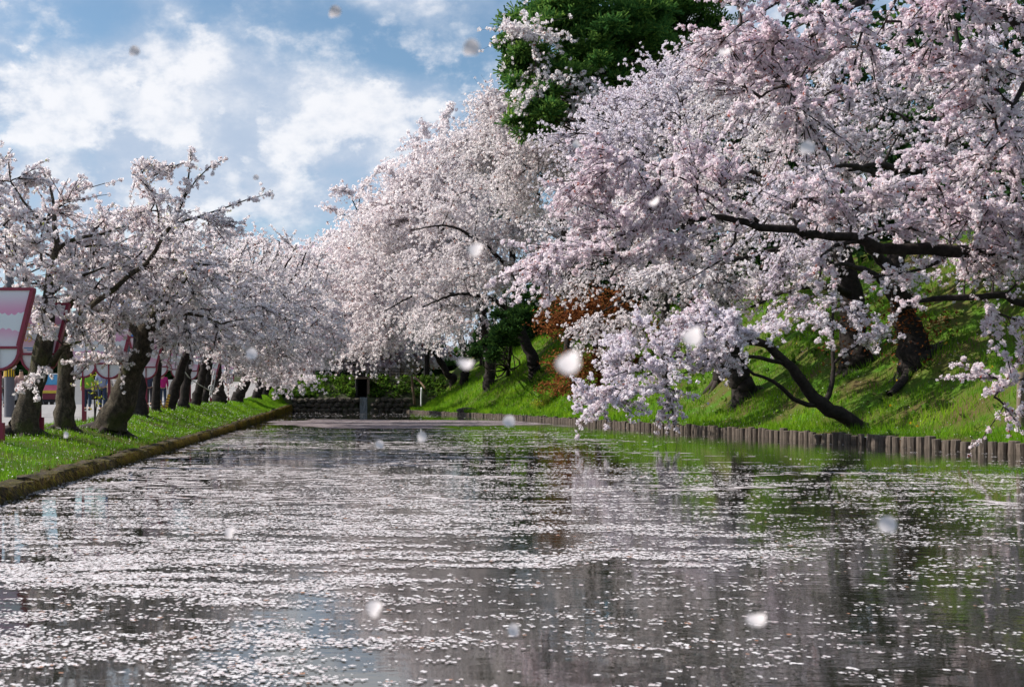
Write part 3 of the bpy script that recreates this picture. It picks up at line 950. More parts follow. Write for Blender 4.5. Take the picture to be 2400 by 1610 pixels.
def upper(px, Y, path, limbs, blobs, label, nsub, seed, m_=None):
    g = rampart(px, Y)
    s_ = Y / FPX
    ls = [[pp(*q) for q in l] for l in limbs]
    return make_tree('cherry_tree', label, [[(g[0], g[1], g[2] - 0.6, 0.36), (g[0], g[1], g[2] + 0.5, 0.32)] + [pp(*q) for q in path]] + ls, [blob(*b) for b in blobs], nsub, 11, max(1.1, 75 * s_), 3.1 * s_, 6, 0.64, 9, m_ or M_BLOSSOM, GR,
                     seed=seed, spur_r=0.085, droop=0.15, bias=(-0.40, 0, -0.08), tw_sides=3)


upper(1400, 78, [(1400, 700, 78, 10), (1380, 560, 78, 8), (1350, 400, 78, 6), (1320, 260, 78, 3)],
      [[(1375, 540, 78, 6), (1300, 440, 77, 4), (1220, 380, 76, 2)], [(1350, 400, 78, 5), (1420, 300, 78, 3), (1460, 240, 78, 1.5)]],
      [(1330, 330, 77, 150, 120, 4, 1.2), (1240, 400, 76, 110, 90, 3, 0.7), (1410, 235, 69, 130, 55, 2.5, 0.7)], 'tall cherry crown rising in front of the lower pine boughs', 120, 81)
upper(1330, 86, [(1330, 650, 86, 9), (1310, 430, 86, 7), (1280, 250, 86, 5), (1260, 80, 86, 2)],
      [[(1285, 270, 86, 4), (1230, 200, 85, 3), (1190, 170, 85, 1.5)], [(1275, 200, 86, 3), (1250, 130, 74, 2.2), (1220, 90, 66, 1.6), (1190, 60, 64, 1)], [(1280, 250, 86, 3.5), (1350, 150, 85, 2), (1380, 80, 85, 1)]],
      [(1245, 80, 64, 60, 26, 2, 0.20), (1190, 250, 80, 55, 45, 3, 0.5), (1155, 335, 85, 75, 60, 3, 0.8), (1270, 350, 85, 100, 60, 3, 0.5), (1330, 215, 64, 90, 26, 1.5, 0.3)], 'highest cherry whose top spray stands against the pine and the sky', 105, 82)
upper(1560, 56, [(1560, 700, 56, 10), (1560, 520, 56, 8), (1580, 350, 56, 6), (1600, 220, 56, 3)],
      [[(1560, 500, 56, 6), (1500, 380, 55, 4), (1460, 280, 55, 2)], [(1580, 350, 56, 5), (1660, 250, 56, 3), (1720, 180, 56, 1.5)]],
      [(1540, 235, 55, 160, 75, 3.5, 1.1), (1680, 180, 56, 110, 75, 3, 0.7), (1480, 350, 55, 130, 90, 3.5, 0.8)], 'cherry crown spreading just below the pines', 115, 83, M_LILAC)
upper(1000, 150, [(1000, 780, 148, 6), (980, 600, 130, 5), (960, 420, 116, 3)],
      [[(985, 620, 112, 4), (900, 520, 111, 2)], [(970, 500, 112, 3), (1040, 380, 112, 1.5)], [(990, 450, 112, 2), (975, 350, 112, 1.4), (1000, 300, 112, 0.7)], [(960, 480, 112, 2), (920, 410, 112, 1.4), (890, 390, 112, 0.7)], [(1040, 380, 112, 2), (1035, 300, 112, 1.3), (1060, 250, 112, 0.6)]],
      [(1015, 465, 112, 85, 75, 5, 1.0), (1065, 365, 112, 60, 50, 4, 0.5), (925, 505, 111, 60, 60, 4, 0.5)], 'far cherry crown on the skyline left of the pine', 100, 84)

# far trees behind the weir
for i, (px, Y, cx, cy_, rx, ry, lab) in enumerate([
        (700, 152, 700, 700, 90, 120, 'distant pink cherry behind the left end of the bridge fence'),
        (790, 158, 780, 690, 90, 130, 'distant pink cherry behind the middle of the bridge fence'),
        (880, 156, 880, 720, 90, 120, 'distant pink cherry behind the right end of the bridge fence'),
        (960, 160, 960, 680, 90, 140, 'distant pink cherry above the right shoulder of the weir')]):
    make_tree('cherry_tree', lab, [[pp(px, 868, Y, 8), pp(px + 4, 820, Y, 7), pp(cx, 740, Y, 5), pp(cx, cy_ - ry * 0.7, Y, 1.5)],
                                   [pp(px + 4, 800, Y, 4), pp(cx - rx * 0.6, cy_, Y, 1.5)], [pp(px + 4, 790, Y, 4), pp(cx + rx * 0.6, cy_ - 20, Y, 1.5)]],
              [blob(cx, cy_, Y, rx, ry, 5, 1), blob(cx, 820, Y - 2, rx * 1.1, 50, 3, 0.6)], 100, 9, 2.4, 0.30, 5, 0.7, 6, M_PINK, 'cherry trees behind the weir', seed=60 + i, tw_sides=0)

# near trees whose trunks stand just outside the frame: their boughs hang in
def near(label, trunks, blobs, nsub, ntwig, m_, seed, **kw):
    return make_tree('cherry_tree', label, [[pp(*p_) for p_ in tr] for tr in trunks], [blob(*b) for b in blobs], nsub, ntwig, kw.pop('tl', 0.85), kw.pop('tr', 0.043), kw.pop('k', 13), 0.52, kw.pop('ntuft', 13), m_, GR, seed=seed, **kw)

near('near pink cherry reaching one thick bare bough across the picture', [
    [(2900, 1000, 22, 50), (2880, 900, 22, 40), (2800, 760, 22, 34), (2640, 660, 21.8, 28), (2480, 600, 21.5, 22), (2308, 590, 21.2, 16), (2178, 583, 21, 14), (2058, 580, 20.8, 12.5), (2016, 556, 20.7, 11.5), (1923, 553, 20.5, 10.5), (1866, 546, 20.4, 9.5), (1777, 527, 20.3, 8.5), (1681, 507, 20.2, 7), (1646, 506, 20.1, 6), (1592, 519, 20, 5), (1538, 515, 19.9, 4), (1470, 545, 19.7, 3), (1380, 570, 19.5, 1.5)],
    [(1777, 520, 20.3, 6), (1740, 495, 20.2, 5), (1704, 478, 20.1, 4), (1640, 440, 19.9, 3), (1560, 400, 19.6, 2), (1470, 360, 19.4, 1)],
    [(2010, 565, 20.7, 6), (1960, 575, 20.4, 5.5), (1925, 600, 20.3, 5), (1923, 640, 20.2, 3), (1915, 680, 20.1, 1.5)],
    [(1730, 520, 20.2, 4), (1720, 570, 20, 3.5), (1690, 610, 19.9, 3), (1640, 640, 19.7, 2), (1590, 668, 19.5, 1)],
    [(1592, 519, 20, 3.5), (1540, 570, 19.8, 2.5), (1500, 610, 19.7, 2), (1430, 650, 19.5, 1)],
    [(2230, 590, 21.1, 6), (2190, 620, 21, 5), (2120, 640, 20.8, 4), (2020, 650, 20.6, 2)],
    [(2640, 660, 21.8, 18), (2520, 700, 21.7, 14), (2400, 712, 21.5, 11), (2344, 690, 21.4, 10), (2260, 700, 21.3, 9), (2172, 702, 21.2, 7), (2120, 712, 21, 3)],
    [(2480, 720, 21.6, 8), (2420, 790, 21, 6), (2380, 860, 20.5, 4), (2330, 930, 20, 2)],
], [(1560, 430, 19.8, 200, 75, 1.0, 1.1), (1430, 560, 19.6, 190, 65, 0.9, 0.9), (1300, 620, 19.4, 90, 45, 0.6, 0.35), (1420, 400, 19.5, 90, 60, 0.7, 0.35), (1760, 440, 20.1, 170, 70, 0.9, 0.6), (2000, 480, 20.6, 190, 70, 0.9, 0.6), (1930, 640, 20.2, 60, 55, 0.5, 0.15), (2250, 480, 21, 200, 110, 1.0, 0.9), (2350, 620, 21, 100, 45, 0.8, 0.35), (2375, 740, 20.8, 40, 35, 0.5, 0.10), (2365, 875, 20.3, 50, 40, 0.4, 0.22), (2345, 970, 19.9, 55, 20, 0.3, 0.15), (2300, 340, 21, 130, 120, 1.0, 0.5), (2350, 520, 20.6, 95, 85, 0.8, 0.7)],
    165, 9, M_PINK, 71, droop=0.15, bias=(-0.40, 0, -0.08), limb_tufts=7, tint0=0.5)

near('near lilac cherry hanging down from the upper right corner', [
    [(3050, 1000, 17, 60), (2950, 700, 17, 45), (2700, 350, 16.8, 34), (2450, 100, 16.5, 24), (2250, -30, 16.2, 16), (2100, -20, 16.0, 11), (2023, 3, 15.8, 9), (1972, 35, 15.7, 7), (1933, 60, 15.6, 5.5), (1870, 100, 15.4, 3), (1810, 130, 15.2, 1.5)],
    [(1985, 30, 15.7, 5), (1950, 80, 15.6, 4.5), (1921, 105, 15.5, 4), (1903, 135, 15.5, 3.5), (1868, 191, 15.4, 2.7), (1847, 248, 15.3, 2), (1835, 300, 15.2, 1)],
    [(2023, 3, 15.8, 5), (2025, 60, 15.7, 4), (2010, 110, 15.7, 3), (1995, 200, 15.6, 2), (1990, 260, 15.5, 1)],
    [(2100, -20, 16, 6), (1980, -40, 15.7, 5), (1850, -10, 15.4, 4), (1760, 40, 15.2, 2.5), (1700, 90, 15.1, 1)],
    [(2450, 100, 16.5, 12), (2400, 200, 16.2, 8), (2350, 290, 16, 4), (2300, 360, 15.8, 2)],
], [(1850, 90, 15.5, 200, 100, 0.9, 1.0), (1760, 60, 15.3, 120, 80, 0.7, 0.5), (1930, 220, 15.5, 170, 80, 0.8, 0.6), (2130, 60, 15.9, 170, 90, 0.9, 0.6), (2270, 20, 16, 120, 60, 0.9, 0.4), (1740, 190, 15.2, 90, 60, 0.5, 0.25), (2330, 110, 16, 120, 120, 0.9, 0.6), (2360, 300, 16, 80, 90, 0.7, 0.35)],
    75, 10, M_PINK, 72, tl=0.75, tr=0.037, droop=0.2, bias=(-0.32, 0, -0.10), limb_tufts=8, tint0=0.4)

# the low slanting cherry on the water's edge
near('low cherry slanting out over the log edge, its boughs trailing to the water', [
    [(2036, 1008, 32.5, 15), (2000, 990, 32.5, 17), (1965, 970, 32.4, 17), (1928, 948, 32.3, 16), (1900, 915, 32.2, 13), (1870, 880, 32.1, 12), (1838, 845, 32.0, 11), (1800, 810, 31.9, 9.5), (1760, 795, 31.8, 7), (1710, 775, 31.6, 5), (1650, 745, 31.4, 3)],
    [(1930, 948, 32.3, 9), (1948, 915, 32.4, 7), (1955, 870, 32.5, 6), (1953, 800, 32.6, 5), (1952, 740, 32.7, 3.5), (1950, 690, 32.8, 2)],
    [(1955, 850, 32.5, 4), (1985, 825, 32.4, 3.2), (2030, 800, 32.3, 2.6), (2090, 778, 32.2, 1.5)],
    [(1925, 948, 32.3, 9), (1880, 948, 32.1, 7), (1838, 915, 31.9, 6), (1805, 885, 31.8, 5), (1770, 880, 31.7, 4.5), (1745, 858, 31.6, 3.8), (1690, 845, 31.4, 3), (1640, 870, 31.2, 2)],
    [(1840, 850, 32, 7), (1800, 842, 31.8, 6), (1750, 834, 31.6, 5), (1690, 836, 31.4, 4), (1668, 815, 31.3, 3), (1650, 785, 31.2, 2.2), (1600, 770, 31, 1.5)],
    [(1800, 810, 31.9, 6), (1740, 802, 31.7, 5), (1680, 812, 31.4, 4), (1600, 835, 31, 3), (1500, 860, 30.6, 2), (1420, 890, 30.3, 1.2)],
    [(1690, 838, 31.4, 4), (1600, 850, 31, 3), (1520, 880, 30.6, 2.2), (1430, 925, 30.2, 1.5), (1350, 955, 30, 1)],
    [(1690, 845, 31.4, 3), (1640, 860, 31.1, 2.4), (1560, 900, 30.8, 1.6), (1500, 940, 30.5, 1)],
], [(1610, 775, 31, 160, 55, 1.4, 0.9), (1540, 850, 30.5, 110, 42, 1.2, 0.55), (1430, 915, 30.1, 75, 34, 0.8, 0.40), (1540, 915, 30.5, 80, 35, 0.8, 0.25), (1365, 950, 30, 40, 16, 0.4, 0.12), (1720, 740, 31.6, 150, 50, 1.3, 0.6), (1900, 720, 32.5, 110, 50, 1.2, 0.4), (1960, 770, 32.4, 60, 50, 0.7, 0.2), (2070, 760, 32.2, 50, 40, 0.6, 0.12)],
    85, 9, M_LILAC, 73, tl=0.85, tr=0.056, k=11, ntuft=11, droop=0.30, bias=(-0.3, 0, -0.1), limb_tufts=4, tint0=0.6, bark=M_BARK2, subr=0.03)
print('TREES all', sum(x[2] for x in TREES), len(TREES))

def add_roots(tree, zf, r, n=6, seed=0):
    g_ = np.random.default_rng(seed)
    b = np.array(tree.location)
    T_ = Tubes()
    for q in range(n):
        a_ = q * 2 * math.pi / n + g_.normal(0, 0.25)
        L_ = r * g_.uniform(1.2, 2.2)
        pts = []
        for f in np.linspace(0.25, 1, 6):
            x_, y_ = b[0] + math.cos(a_) * L_ * f, b[1] + math.sin(a_) * L_ * f
            pts.append((x_, y_, float(zf(np.float64(x_), np.float64(y_))) + r * 0.45 * (1 - f) ** 1.3 - 0.05))
        T_.add(np.array(pts), np.linspace(r * 0.36, r * 0.08, 6), 6, 0.06)
    T_.build('roots', tree.children[0].data.materials[0], tree, origin=b)['kind'] = 'stuff'


for o in list(C.objects):
    if o.get('category') == 'cherry tree':
        lb, y_ = o['label'], o.location.y
        if o.get('group') == GL and y_ < 60:
            add_roots(o, left_z, 0.42 if y_ < 24 else 0.32 if y_ < 26 else 0.5 if y_ < 30 else 0.26, 6, int(y_ * 10))
        elif o.get('group') == GR and lb.startswith(('big cherry', 'cherry with a stout', 'cherry with a black', 'cherry with a thin', 'cherry with a twisted', 'cherry with a shaggy')):
            add_roots(o, right_z, 0.50, 7, int(y_ * 10))

# root snaking down the slope is part of the big cherry; the rust-coloured shoots on it too
big = [o for o in C.objects if o.get('label', '').startswith('big cherry')][0]
b0 = np.array(big.location)
T = Tubes()
T.add(smooth_path([pp(2140, 850, b0[1], 12), pp(2125, 880, b0[1] - 0.6, 12), pp(2105, 905, b0[1] - 1.2, 10), pp(2085, 925, b0[1] - 1.7, 4)], 10)[:, :3], np.linspace(0.17, 0.08, 10), 8, 0.05)
T.build('root', M_BARK2, big, origin=b0)


def leaf_bunches(name, P, size, k, spread, m_, parent, origin, asp=0.6):
    LP = np.repeat(P, k, 0) + RNG.normal(0, spread, (len(P) * k, 3)) * np.array([1, 1, 0.55])
    N = rand_unit(len(LP))
    N[:, 2] = np.abs(N[:, 2]) + 0.5
    N /= np.linalg.norm(N, axis=1, keepdims=True)
    V, F = cards(LP, N, size * RNG.uniform(0.6, 1.3, len(LP)), asp)
    return tag(mesh_np(name, V, F, m_, parent, {'tint': np.repeat(RNG.random(len(LP)), 4)}, origin=origin), kind='stuff')


P = np.array([at(RNG.normal(2130, 48), RNG.normal(752, 30), b0[1] - RNG.uniform(0.5, 1.2)) for _ in range(40)])
leaf_bunches('rust_shoots', P, 0.060, 9, 0.20, M_MAPLE, big, b0)
fl = [o for o in C.objects if o.get('label', '').startswith('cherry with a stout')][0]
f0 = np.array(fl.location)
P = np.array([at(RNG.normal(2018, 34), RNG.normal(780, 38), f0[1] - RNG.uniform(0.6, 1.2)) for _ in range(26)])
leaf_bunches('rust_shoots', P, 0.060, 9, 0.20, M_MAPLE, fl, f0)

# orange maple
def layered_crown(c, r, n, layers, seed):
    g = np.random.default_rng(seed)
    u = g.standard_normal((n, 3))
    u /= np.linalg.norm(u, axis=1, keepdims=True)
    u *= (g.random(n) ** 0.45)[:, None]
    u[:, 2] = np.round(u[:, 2] * layers) / layers + g.normal(0, 0.03, n)
    return np.asarray(c) + u * np.asarray(r)


g = ground_hit(1400, 930)
mroot = empty('maple_tree', g, 'low maple with rust orange young leaves behind the trailing cherry boughs', 'maple tree')
Y = g[1]
T = Tubes()
T.add(smooth_path([pp(1400, 935, Y, 9), pp(1405, 880, Y, 7), pp(1390, 800, Y, 5), pp(1380, 720, Y, 2)], 14)[:, :3], np.linspace(0.18, 0.04, 14), 7, 0.04)
cr = []
for (cx, cy_, rx, ry, n) in [(1380, 720, 130, 55, 260), (1330, 760, 90, 40, 150), (1400, 850, 130, 40, 220), (1340, 900, 80, 35, 120), (1500, 790, 110, 45, 150), (1470, 870, 110, 35, 110)]:
    b = blob(cx, cy_, Y - 0.5, rx, ry, 1.8)
    cr.append(layered_crown(b[0], b[1], n, 3, cx))
    T.add(curve_pts(at(1395, 850, Y), b[0], 0.1, 6), np.linspace(0.06, 0.015, 6), 5)
    for e in cr[-1][:14]:
        T.add(curve_pts(b[0], e, 0.05, 4), (0.016, 0.012, 0.01, 0.006), 3)
T.build('trunk', M_BARK2, mroot, origin=g)
leaf_bunches('crown', np.concatenate(cr), 0.085, 13, 0.22, M_MAPLE, mroot, g)

# pines and firs on the rampart
def needle_tree(name, label, cat, base, top, blobs, n, size, k, m_, group=None, trunk_r=0.35, seed=1):
    global RNG
    RNG = np.random.default_rng(500 + seed)
    root = empty(name, base, label, cat, group)
    T = Tubes()
    base, top = np.asarray(base), np.asarray(top)
    T.add(smooth_path([tuple(base) + (trunk_r,), tuple((base + top) / 2 + np.array([0.3, 0, 0])) + (trunk_r * 0.7,), tuple(top) + (0.06,)], 20)[:, :3], np.linspace(trunk_r, 0.06, 20), 9, 0.05)
    allP = []
    tot = sum(b[2] for b in blobs)
    for (c, r, wt) in blobs:
        m2 = int(n * wt / tot)
        # pads: flattened clumps
        npad = max(3, m2 // 45)
        pc = np.asarray(c) + rand_unit(npad) * (RNG.random(npad) ** 0.4)[:, None] * np.asarray(r)
        pr = min(0.27 * min(r[0], r[2]), 1.0)
        for q in pc:
            h = base + (top - base) * np.clip((q[2] - 1.0 - base[2]) / (top[2] - base[2] + 1e-6), 0.1, 0.97)
            T.add(curve_pts(h, q, -0.03, 6), np.linspace(0.09, 0.02, 6), 4)
            u = rand_unit(45) * (RNG.random(45) ** 0.5)[:, None]
            allP.append(q + u * np.array([pr * 1.5, pr * 1.5, pr * 0.42]))
    T.build('trunk', M_BARK2, root, origin=base)
    P = np.concatenate(allP)
    # each tuft: k needles fans pointing out and up
    nn_ = len(P)
    D = rand_unit(nn_ * k)
    D[:, 2] = D[:, 2] * 0.7 + 0.35
    D /= np.linalg.norm(D, axis=1, keepdims=True)
    PP = np.repeat(P, k, 0)
    s = size * RNG.uniform(0.6, 1.3, nn_ * k)[:, None]
    U = np.cross(D, rand_unit(nn_ * k))
    U /= np.linalg.norm(U, axis=1, keepdims=True) + 1e-9
    a = PP - U * s * 0.10
    b = PP + U * s * 0.10
    c = PP + D * s + U * s * 0.085
    d = PP + D * s - U * s * 0.085
    V = np.stack([PP, c, d], 1).reshape(-1, 3)
    tt = np.clip(np.repeat(RNG.normal(0.5, 0.2, nn_), k * 3) + np.tile(np.array([-0.2, 0.2, 0.2]), nn_ * k), 0, 1)
    mesh_np('crown', V, np.arange(len(V)).reshape(-1, 3), m_, root, {'tint': tt}, origin=base)
    return root


GP = 'pines on the rampart'
needle_tree('pine_tree', 'tall pine rising above the cherries with its dark crown cut by the top edge', 'pine tree', rampart(1460, 70), at(1420, -190, 70),
            [blob(1330, 70, 68, 130, 110, 3.5, 1.2), blob(1255, 190, 66, 70, 90, 2.5, 0.9), blob(1440, 100, 68, 150, 110, 3.5, 1.4), blob(1400, -60, 70, 200, 90, 4, 0.7), blob(1215, 130, 66, 40, 80, 1.6, 0.35), blob(1260, 270, 65, 60, 55, 2, 0.4), blob(1370, 190, 67, 130, 60, 3, 0.7)], 8000, 0.55, 10, M_PINE, GP, 0.42, 1)
needle_tree('pine_tree', 'second pine beside the tall one, half behind near pink blossom', 'pine tree', rampart(1610, 75), at(1590, -170, 75),
            [blob(1590, 60, 74, 130, 120, 3.5, 1.2), blob(1530, 130, 73, 110, 60, 3, 0.7), blob(1640, -50, 75, 150, 80, 3, 0.5), blob(1650, 150, 74, 100, 60, 3, 0.5)], 6000, 0.52, 8, M_PINE, GP, 0.40, 2)
needle_tree('pine_tree', 'dark pine glimpsed low between the far cherry crowns', 'pine tree', rampart(1130, 135), at(1140, 300, 135),
            [blob(1130, 440, 134, 100, 70, 4, 1), blob(1230, 330, 120, 60, 70, 4, 0.7), blob(1040, 440, 134, 60, 40, 3, 0.4)], 2500, 0.9, 8, M_PINE, GP, 0.35, 3)
needle_tree('fir_tree', 'low dark blue green fir below the cherry crowns on the far slope', 'fir tree', ground_hit(1190, 880), at(1185, 700, 82),
            [blob(1185, 770, 81, 45, 45, 2, 1), blob(1150, 820, 80, 45, 30, 1.5, 0.7), blob(1215, 730, 82, 40, 40, 2, 0.7)], 1300, 0.45, 8, M_EVERG, None, 0.2, 4)

# woods crowning the rampart and closing the view behind
def wood(name, P, size, m_, k=5):
    V, F, tt = tufts(P, size * RNG.uniform(0.7, 1.3, len(P)), k, 0.7 if k < 8 else 0.36, np.clip(RNG.normal(0.4, 0.25, len(P)), 0, 0.9), True)
    tt = np.minimum(tt, 0.95)
    o = mesh_np(name, V, F, m_, None, {'tint': tt})
    return tag(o, kind='stuff')


RNG = np.random.default_rng(77)
n = 7000
Yw = RNG.uniform(25, 170, n)
Xw = log_x(Yw) + RNG.uniform(12.5, 24, n)
hmax = 6.5 + 3.0 * np.sin(Yw * 0.33) + 2 * np.sin(Xw * 0.5 + Yw * 0.1) + 11 * np.exp(-((Yw - 78) / 28) ** 2)
Zw = right_z(Xw, Yw) + RNG.random(n) * np.maximum(hmax, 2.0)
wo_ = wood('evergreen_wood', np.stack([Xw, Yw, Zw], 1), 0.60, M_EVERG, 9)
tag(wo_, 'dark evergreen undergrowth along the top of the rampart behind the cherries', 'woods')
n = 5000
Xw = RNG.uniform(-60, 40, n)
Yw = RNG.uniform(185, 205, n)
Zw = 3 + RNG.random(n) * (9 + 3 * np.sin(Xw * 0.21))
wo_ = wood('far_wood', np.stack([Xw, Yw, Zw], 1), 1.5, M_EVERG)
tag(wo_, 'far dark wood closing the view behind the weir', 'woods')

# ------------------------------------------------------------------ grass, weeds
def blades(name, P, h, wd, m_, tint, lean=0.35):
    n = len(P)
    az = RNG.uniform(0, 2 * math.pi, n)
    U = np.stack([np.cos(az), np.sin(az), np.zeros(n)], 1)
    L = RNG.normal(0, lean, (n, 3))
    L[:, 2] = 1
    L /= np.linalg.norm(L, axis=1, keepdims=True)
    h = h[:, None]
    wd = wd[:, None]
    a, b = P - U * wd, P + U * wd
    c = P + L * h
    V = np.stack([a, b, c], 1).reshape(-1, 3)
    o = mesh_np(name, V, np.arange(3 * n).reshape(-1, 3), m_, None, {'tint': np.repeat(np.clip(tint, 0, 1), 3)})
    return tag(o, kind='stuff')


def vnoise(X, Y, s):
    return np.array([mnoise.noise((x * s, y * s, 3.3)) for x, y in zip(X, Y)])


RNG = np.random.default_rng(78)
n = 110000
Y = 19 + (RNG.random(n) ** 1.7) * 121
tt = RNG.random(n) ** 1.35 * 13
X = log_x(Y) + 0.14 + tt
Z = right_z(X, Y)
nz = vnoise(X, Y, 0.55) + 0.5 * vnoise(X, Y, 1.7)
dry = np.clip((tt - 2.2) / 5, 0, 1) * 0.45 * np.clip((75 - Y) / 40, 0, 1)
tint = 0.62 + 0.45 * nz - dry + RNG.normal(0, 0.14, n)
keep = RNG.random(n) < np.clip(0.95 + 1.6 * nz - 1.5 * dry, 0.10, 1)
sc = np.clip(Y / 34, 0.8, 2.6)
P = np.stack([X, Y, Z - 0.02], 1)[keep]
gro = blades('grass', P, (RNG.uniform(0.10, 0.34, n) * (1 + 0.5 * np.clip(nz, -0.5, 1)) * (0.8 + 0.3 * sc))[keep], (0.011 * sc * RNG.uniform(0.7, 1.5, n))[keep], M_GRASS, tint[keep])
tag(gro, 'bright green grass on the right bank slope', 'grass')

n = 80000
Y = 10 + (RNG.random(n) ** 1.6) * 128
X = WALL_X - 0.10 - RNG.random(n) ** 1.1 * 3.2
Z = left_z(X, Y)
nz = vnoise(X, Y, 0.9) + 0.4 * vnoise(X, Y, 3.0)
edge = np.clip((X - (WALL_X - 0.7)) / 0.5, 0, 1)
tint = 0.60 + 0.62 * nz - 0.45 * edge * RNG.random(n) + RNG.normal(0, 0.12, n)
sc = np.clip(Y / 26, 0.7, 3.0)
keep = RNG.random(n) < np.clip(1.0 + 1.2 * nz, 0.25, 1)
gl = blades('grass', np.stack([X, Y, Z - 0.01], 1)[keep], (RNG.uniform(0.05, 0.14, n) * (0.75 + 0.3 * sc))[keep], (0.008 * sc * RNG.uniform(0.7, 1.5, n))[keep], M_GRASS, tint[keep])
tag(gl, 'bright green grass on the left bank under the trees', 'grass')

n = 5000
Yq = 10 + RNG.random(n) ** 1.5 * 70
Xq = WALL_X - 0.1 - RNG.random(n) * 3.4
Zq = left_z(Xq, Yq) + RNG.uniform(0.02, 0.09, n)
n2_ = 3500
Yr = 20 + RNG.random(n2_) ** 1.5 * 70
Xr = log_x(Yr) + 0.2 + RNG.random(n2_) ** 1.3 * 9
Zr = right_z(Xr, Yr) + RNG.uniform(0.03, 0.14, n2_)
Pq = np.stack([np.r_[Xq, Xr], np.r_[Yq, Yr], np.r_[Zq, Zr]], 1)
Nq = rand_unit(len(Pq)) * 0.5 + np.array([0, 0, 1.0])
Nq /= np.linalg.norm(Nq, axis=1, keepdims=True)
V, F = cards(Pq, Nq, np.clip(0.0005 * Pq[:, 1], 0.011, 0.03) * RNG.uniform(0.7, 1.2, len(Pq)))
tag(mesh_np('fallen_petals', V, F, M_PETAL, None, {'tint': np.repeat(RNG.uniform(0.1, 0.9, len(Pq)), 4)}), 'white cherry petals scattered over the grass of both banks', 'petals', kind='stuff')

# dry fringe hanging over the left wall
n = 36000
Y = 11 + RNG.random(n) ** 1.35 * 127
nz = vnoise(Y, Y * 0, 0.6)
dens = np.clip((Y - 11) / 10, 0.15, 1) * np.clip(0.6 + 1.4 * nz, 0.1, 1)
keep = RNG.random(n) < dens
Y = Y[keep]
n = len(Y)
hgt = wall_h(Y)
zt = hgt * RNG.uniform(0.35, 1.08, n)
x0 = WALL_X + RNG.uniform(0.08, 0.22, n)
sc = np.clip(Y / 30, 0.6, 3.5)
wd = (0.011 * sc)[:, None]
Lh = (hgt * RNG.uniform(0.25, 0.75, n))
A = np.stack([x0, Y, zt], 1)
yd = np.array([0, 1.0, 0])
V = np.stack([A - yd * wd, A + yd * wd, A + np.stack([RNG.uniform(0.0, 0.12, n), RNG.normal(0, 0.08, n), -Lh], 1)], 1).reshape(-1, 3)
fr = mesh_np('dry_grass', V, np.arange(3 * n).reshape(-1, 3), M_DRY, None, {'tint': np.repeat(np.clip(RNG.normal(0.5, 0.28, n) + 0.15 * np.clip((Y - 30) / 60, 0, 1), 0, 1), 3)})
tag(fr, 'yellow and brown dry grass hanging over the left stone edge', 'grass', kind='stuff')

# ------------------------------------------------------------------ left stone edge
wl = empty('stone_edging', (WALL_X, 10, 0), 'low weathered stone edging along the left water line', 'retaining wall')
protos = []
for kx in range(5):
    bm = bmesh.new()
    bmesh.ops.create_cube(bm, size=1)
    bmesh.ops.subdivide_edges(bm, edges=bm.edges[:], cuts=1, use_grid_fill=True)
    for v in bm.verts:
        q = v.co.copy()
        v.co = q * (0.86 if q.length > 0.8 else 0.97 if q.length > 0.68 else 1.0)
        v.co += Vector((random.gauss(0, .06), random.gauss(0, .03), random.gauss(0, .05)))
    me = bpy.data.meshes.new('stone')
    bm.to_mesh(me)
    bm.free()
    me.materials.append(M_STONE)
    for p_ in me.polygons:
        p_.use_smooth = False
    protos.append(me)
y = 8.0
k = 0
while y < 139 and k < 300:
    ln = random.uniform(0.30, 0.62) * (1.0 if y < 60 else 1.6)
    h = float(wall_h(y))
    o = bpy.data.objects.new('stone', random.choice(protos))
    o.parent = wl
    o.location = (random.uniform(-0.03, 0.01), y + ln / 2 - 10, h / 2 - 0.14 + random.uniform(-0.02, 0.012))
    o.scale = (0.32, ln * 1.22, h + 0.28)
    o.rotation_euler = (0, random.uniform(-0.06, 0.06), random.uniform(-0.05, 0.05))
    C.objects.link(o)
    y += ln
    k += 1

# ------------------------------------------------------------------ right log edge
rv = empty('timber_revetment', (15, 20, 0), 'row of upright weathered logs holding the right bank', 'revetment')
lm = []
for kx in range(4):
    bm = bmesh.new()
    bmesh.ops.create_cone(bm, segments=10, radius1=0.112, radius2=0.104, depth=1.0, cap_ends=True)
    top = [f for f in bm.faces if f.normal.z > 0.9]
    r_ = bmesh.ops.inset_region(bm, faces=top, thickness=0.018)
    for f in top:
        for v in f.verts:
            v.co.z += 0.012
    for v in bm.verts:
        v.co.x += random.gauss(0, 0.005)
        v.co.y += random.gauss(0, 0.005)
    me = bpy.data.meshes.new('log')
    bm.to_mesh(me)
    bm.free()
    me.materials.append(M_LOG)
    lm.append(me)
y = 19.0
k = 0
SPC = 0.33
while y < 139 and k < 300:
    sp = SPC if y < 70 else SPC * (1 + (y - 70) / 60)
    o = bpy.data.objects.new('log', random.choice(lm))
    o.parent = rv
    o.location = (float(log_x(y)) - 15 + random.uniform(-0.02, 0.02), y - 20, -0.315 + random.gauss(0, 0.030))
    s_ = random.uniform(0.84, 1.16) * (sp / SPC)
    o.scale = (s_, s_, 1.12)
    o.rotation_euler = (random.gauss(0, 0.035), random.gauss(0, 0.04), random.uniform(0, 6))
    C.objects.link(o)
    y += sp * random.uniform(0.95, 1.08)
    k += 1
yy = np.arange(18, 140, 1.0)
V = []
for q in yy:
    x_ = float(log_x(q)) + 0.10
    V += [(x_, q, -0.9), (x_, q, 0.18), (x_ + 0.06, q, 0.18)]
F = []
for i in range(len(yy) - 1):
    a = i * 3
    F += [(a, a + 3, a + 4, a + 1), (a + 1, a + 4, a + 5, a + 2)]
mesh_np('backing_board', np.array(V), np.array(F), M_TIMBER, rv, origin=(15, 20, 0))

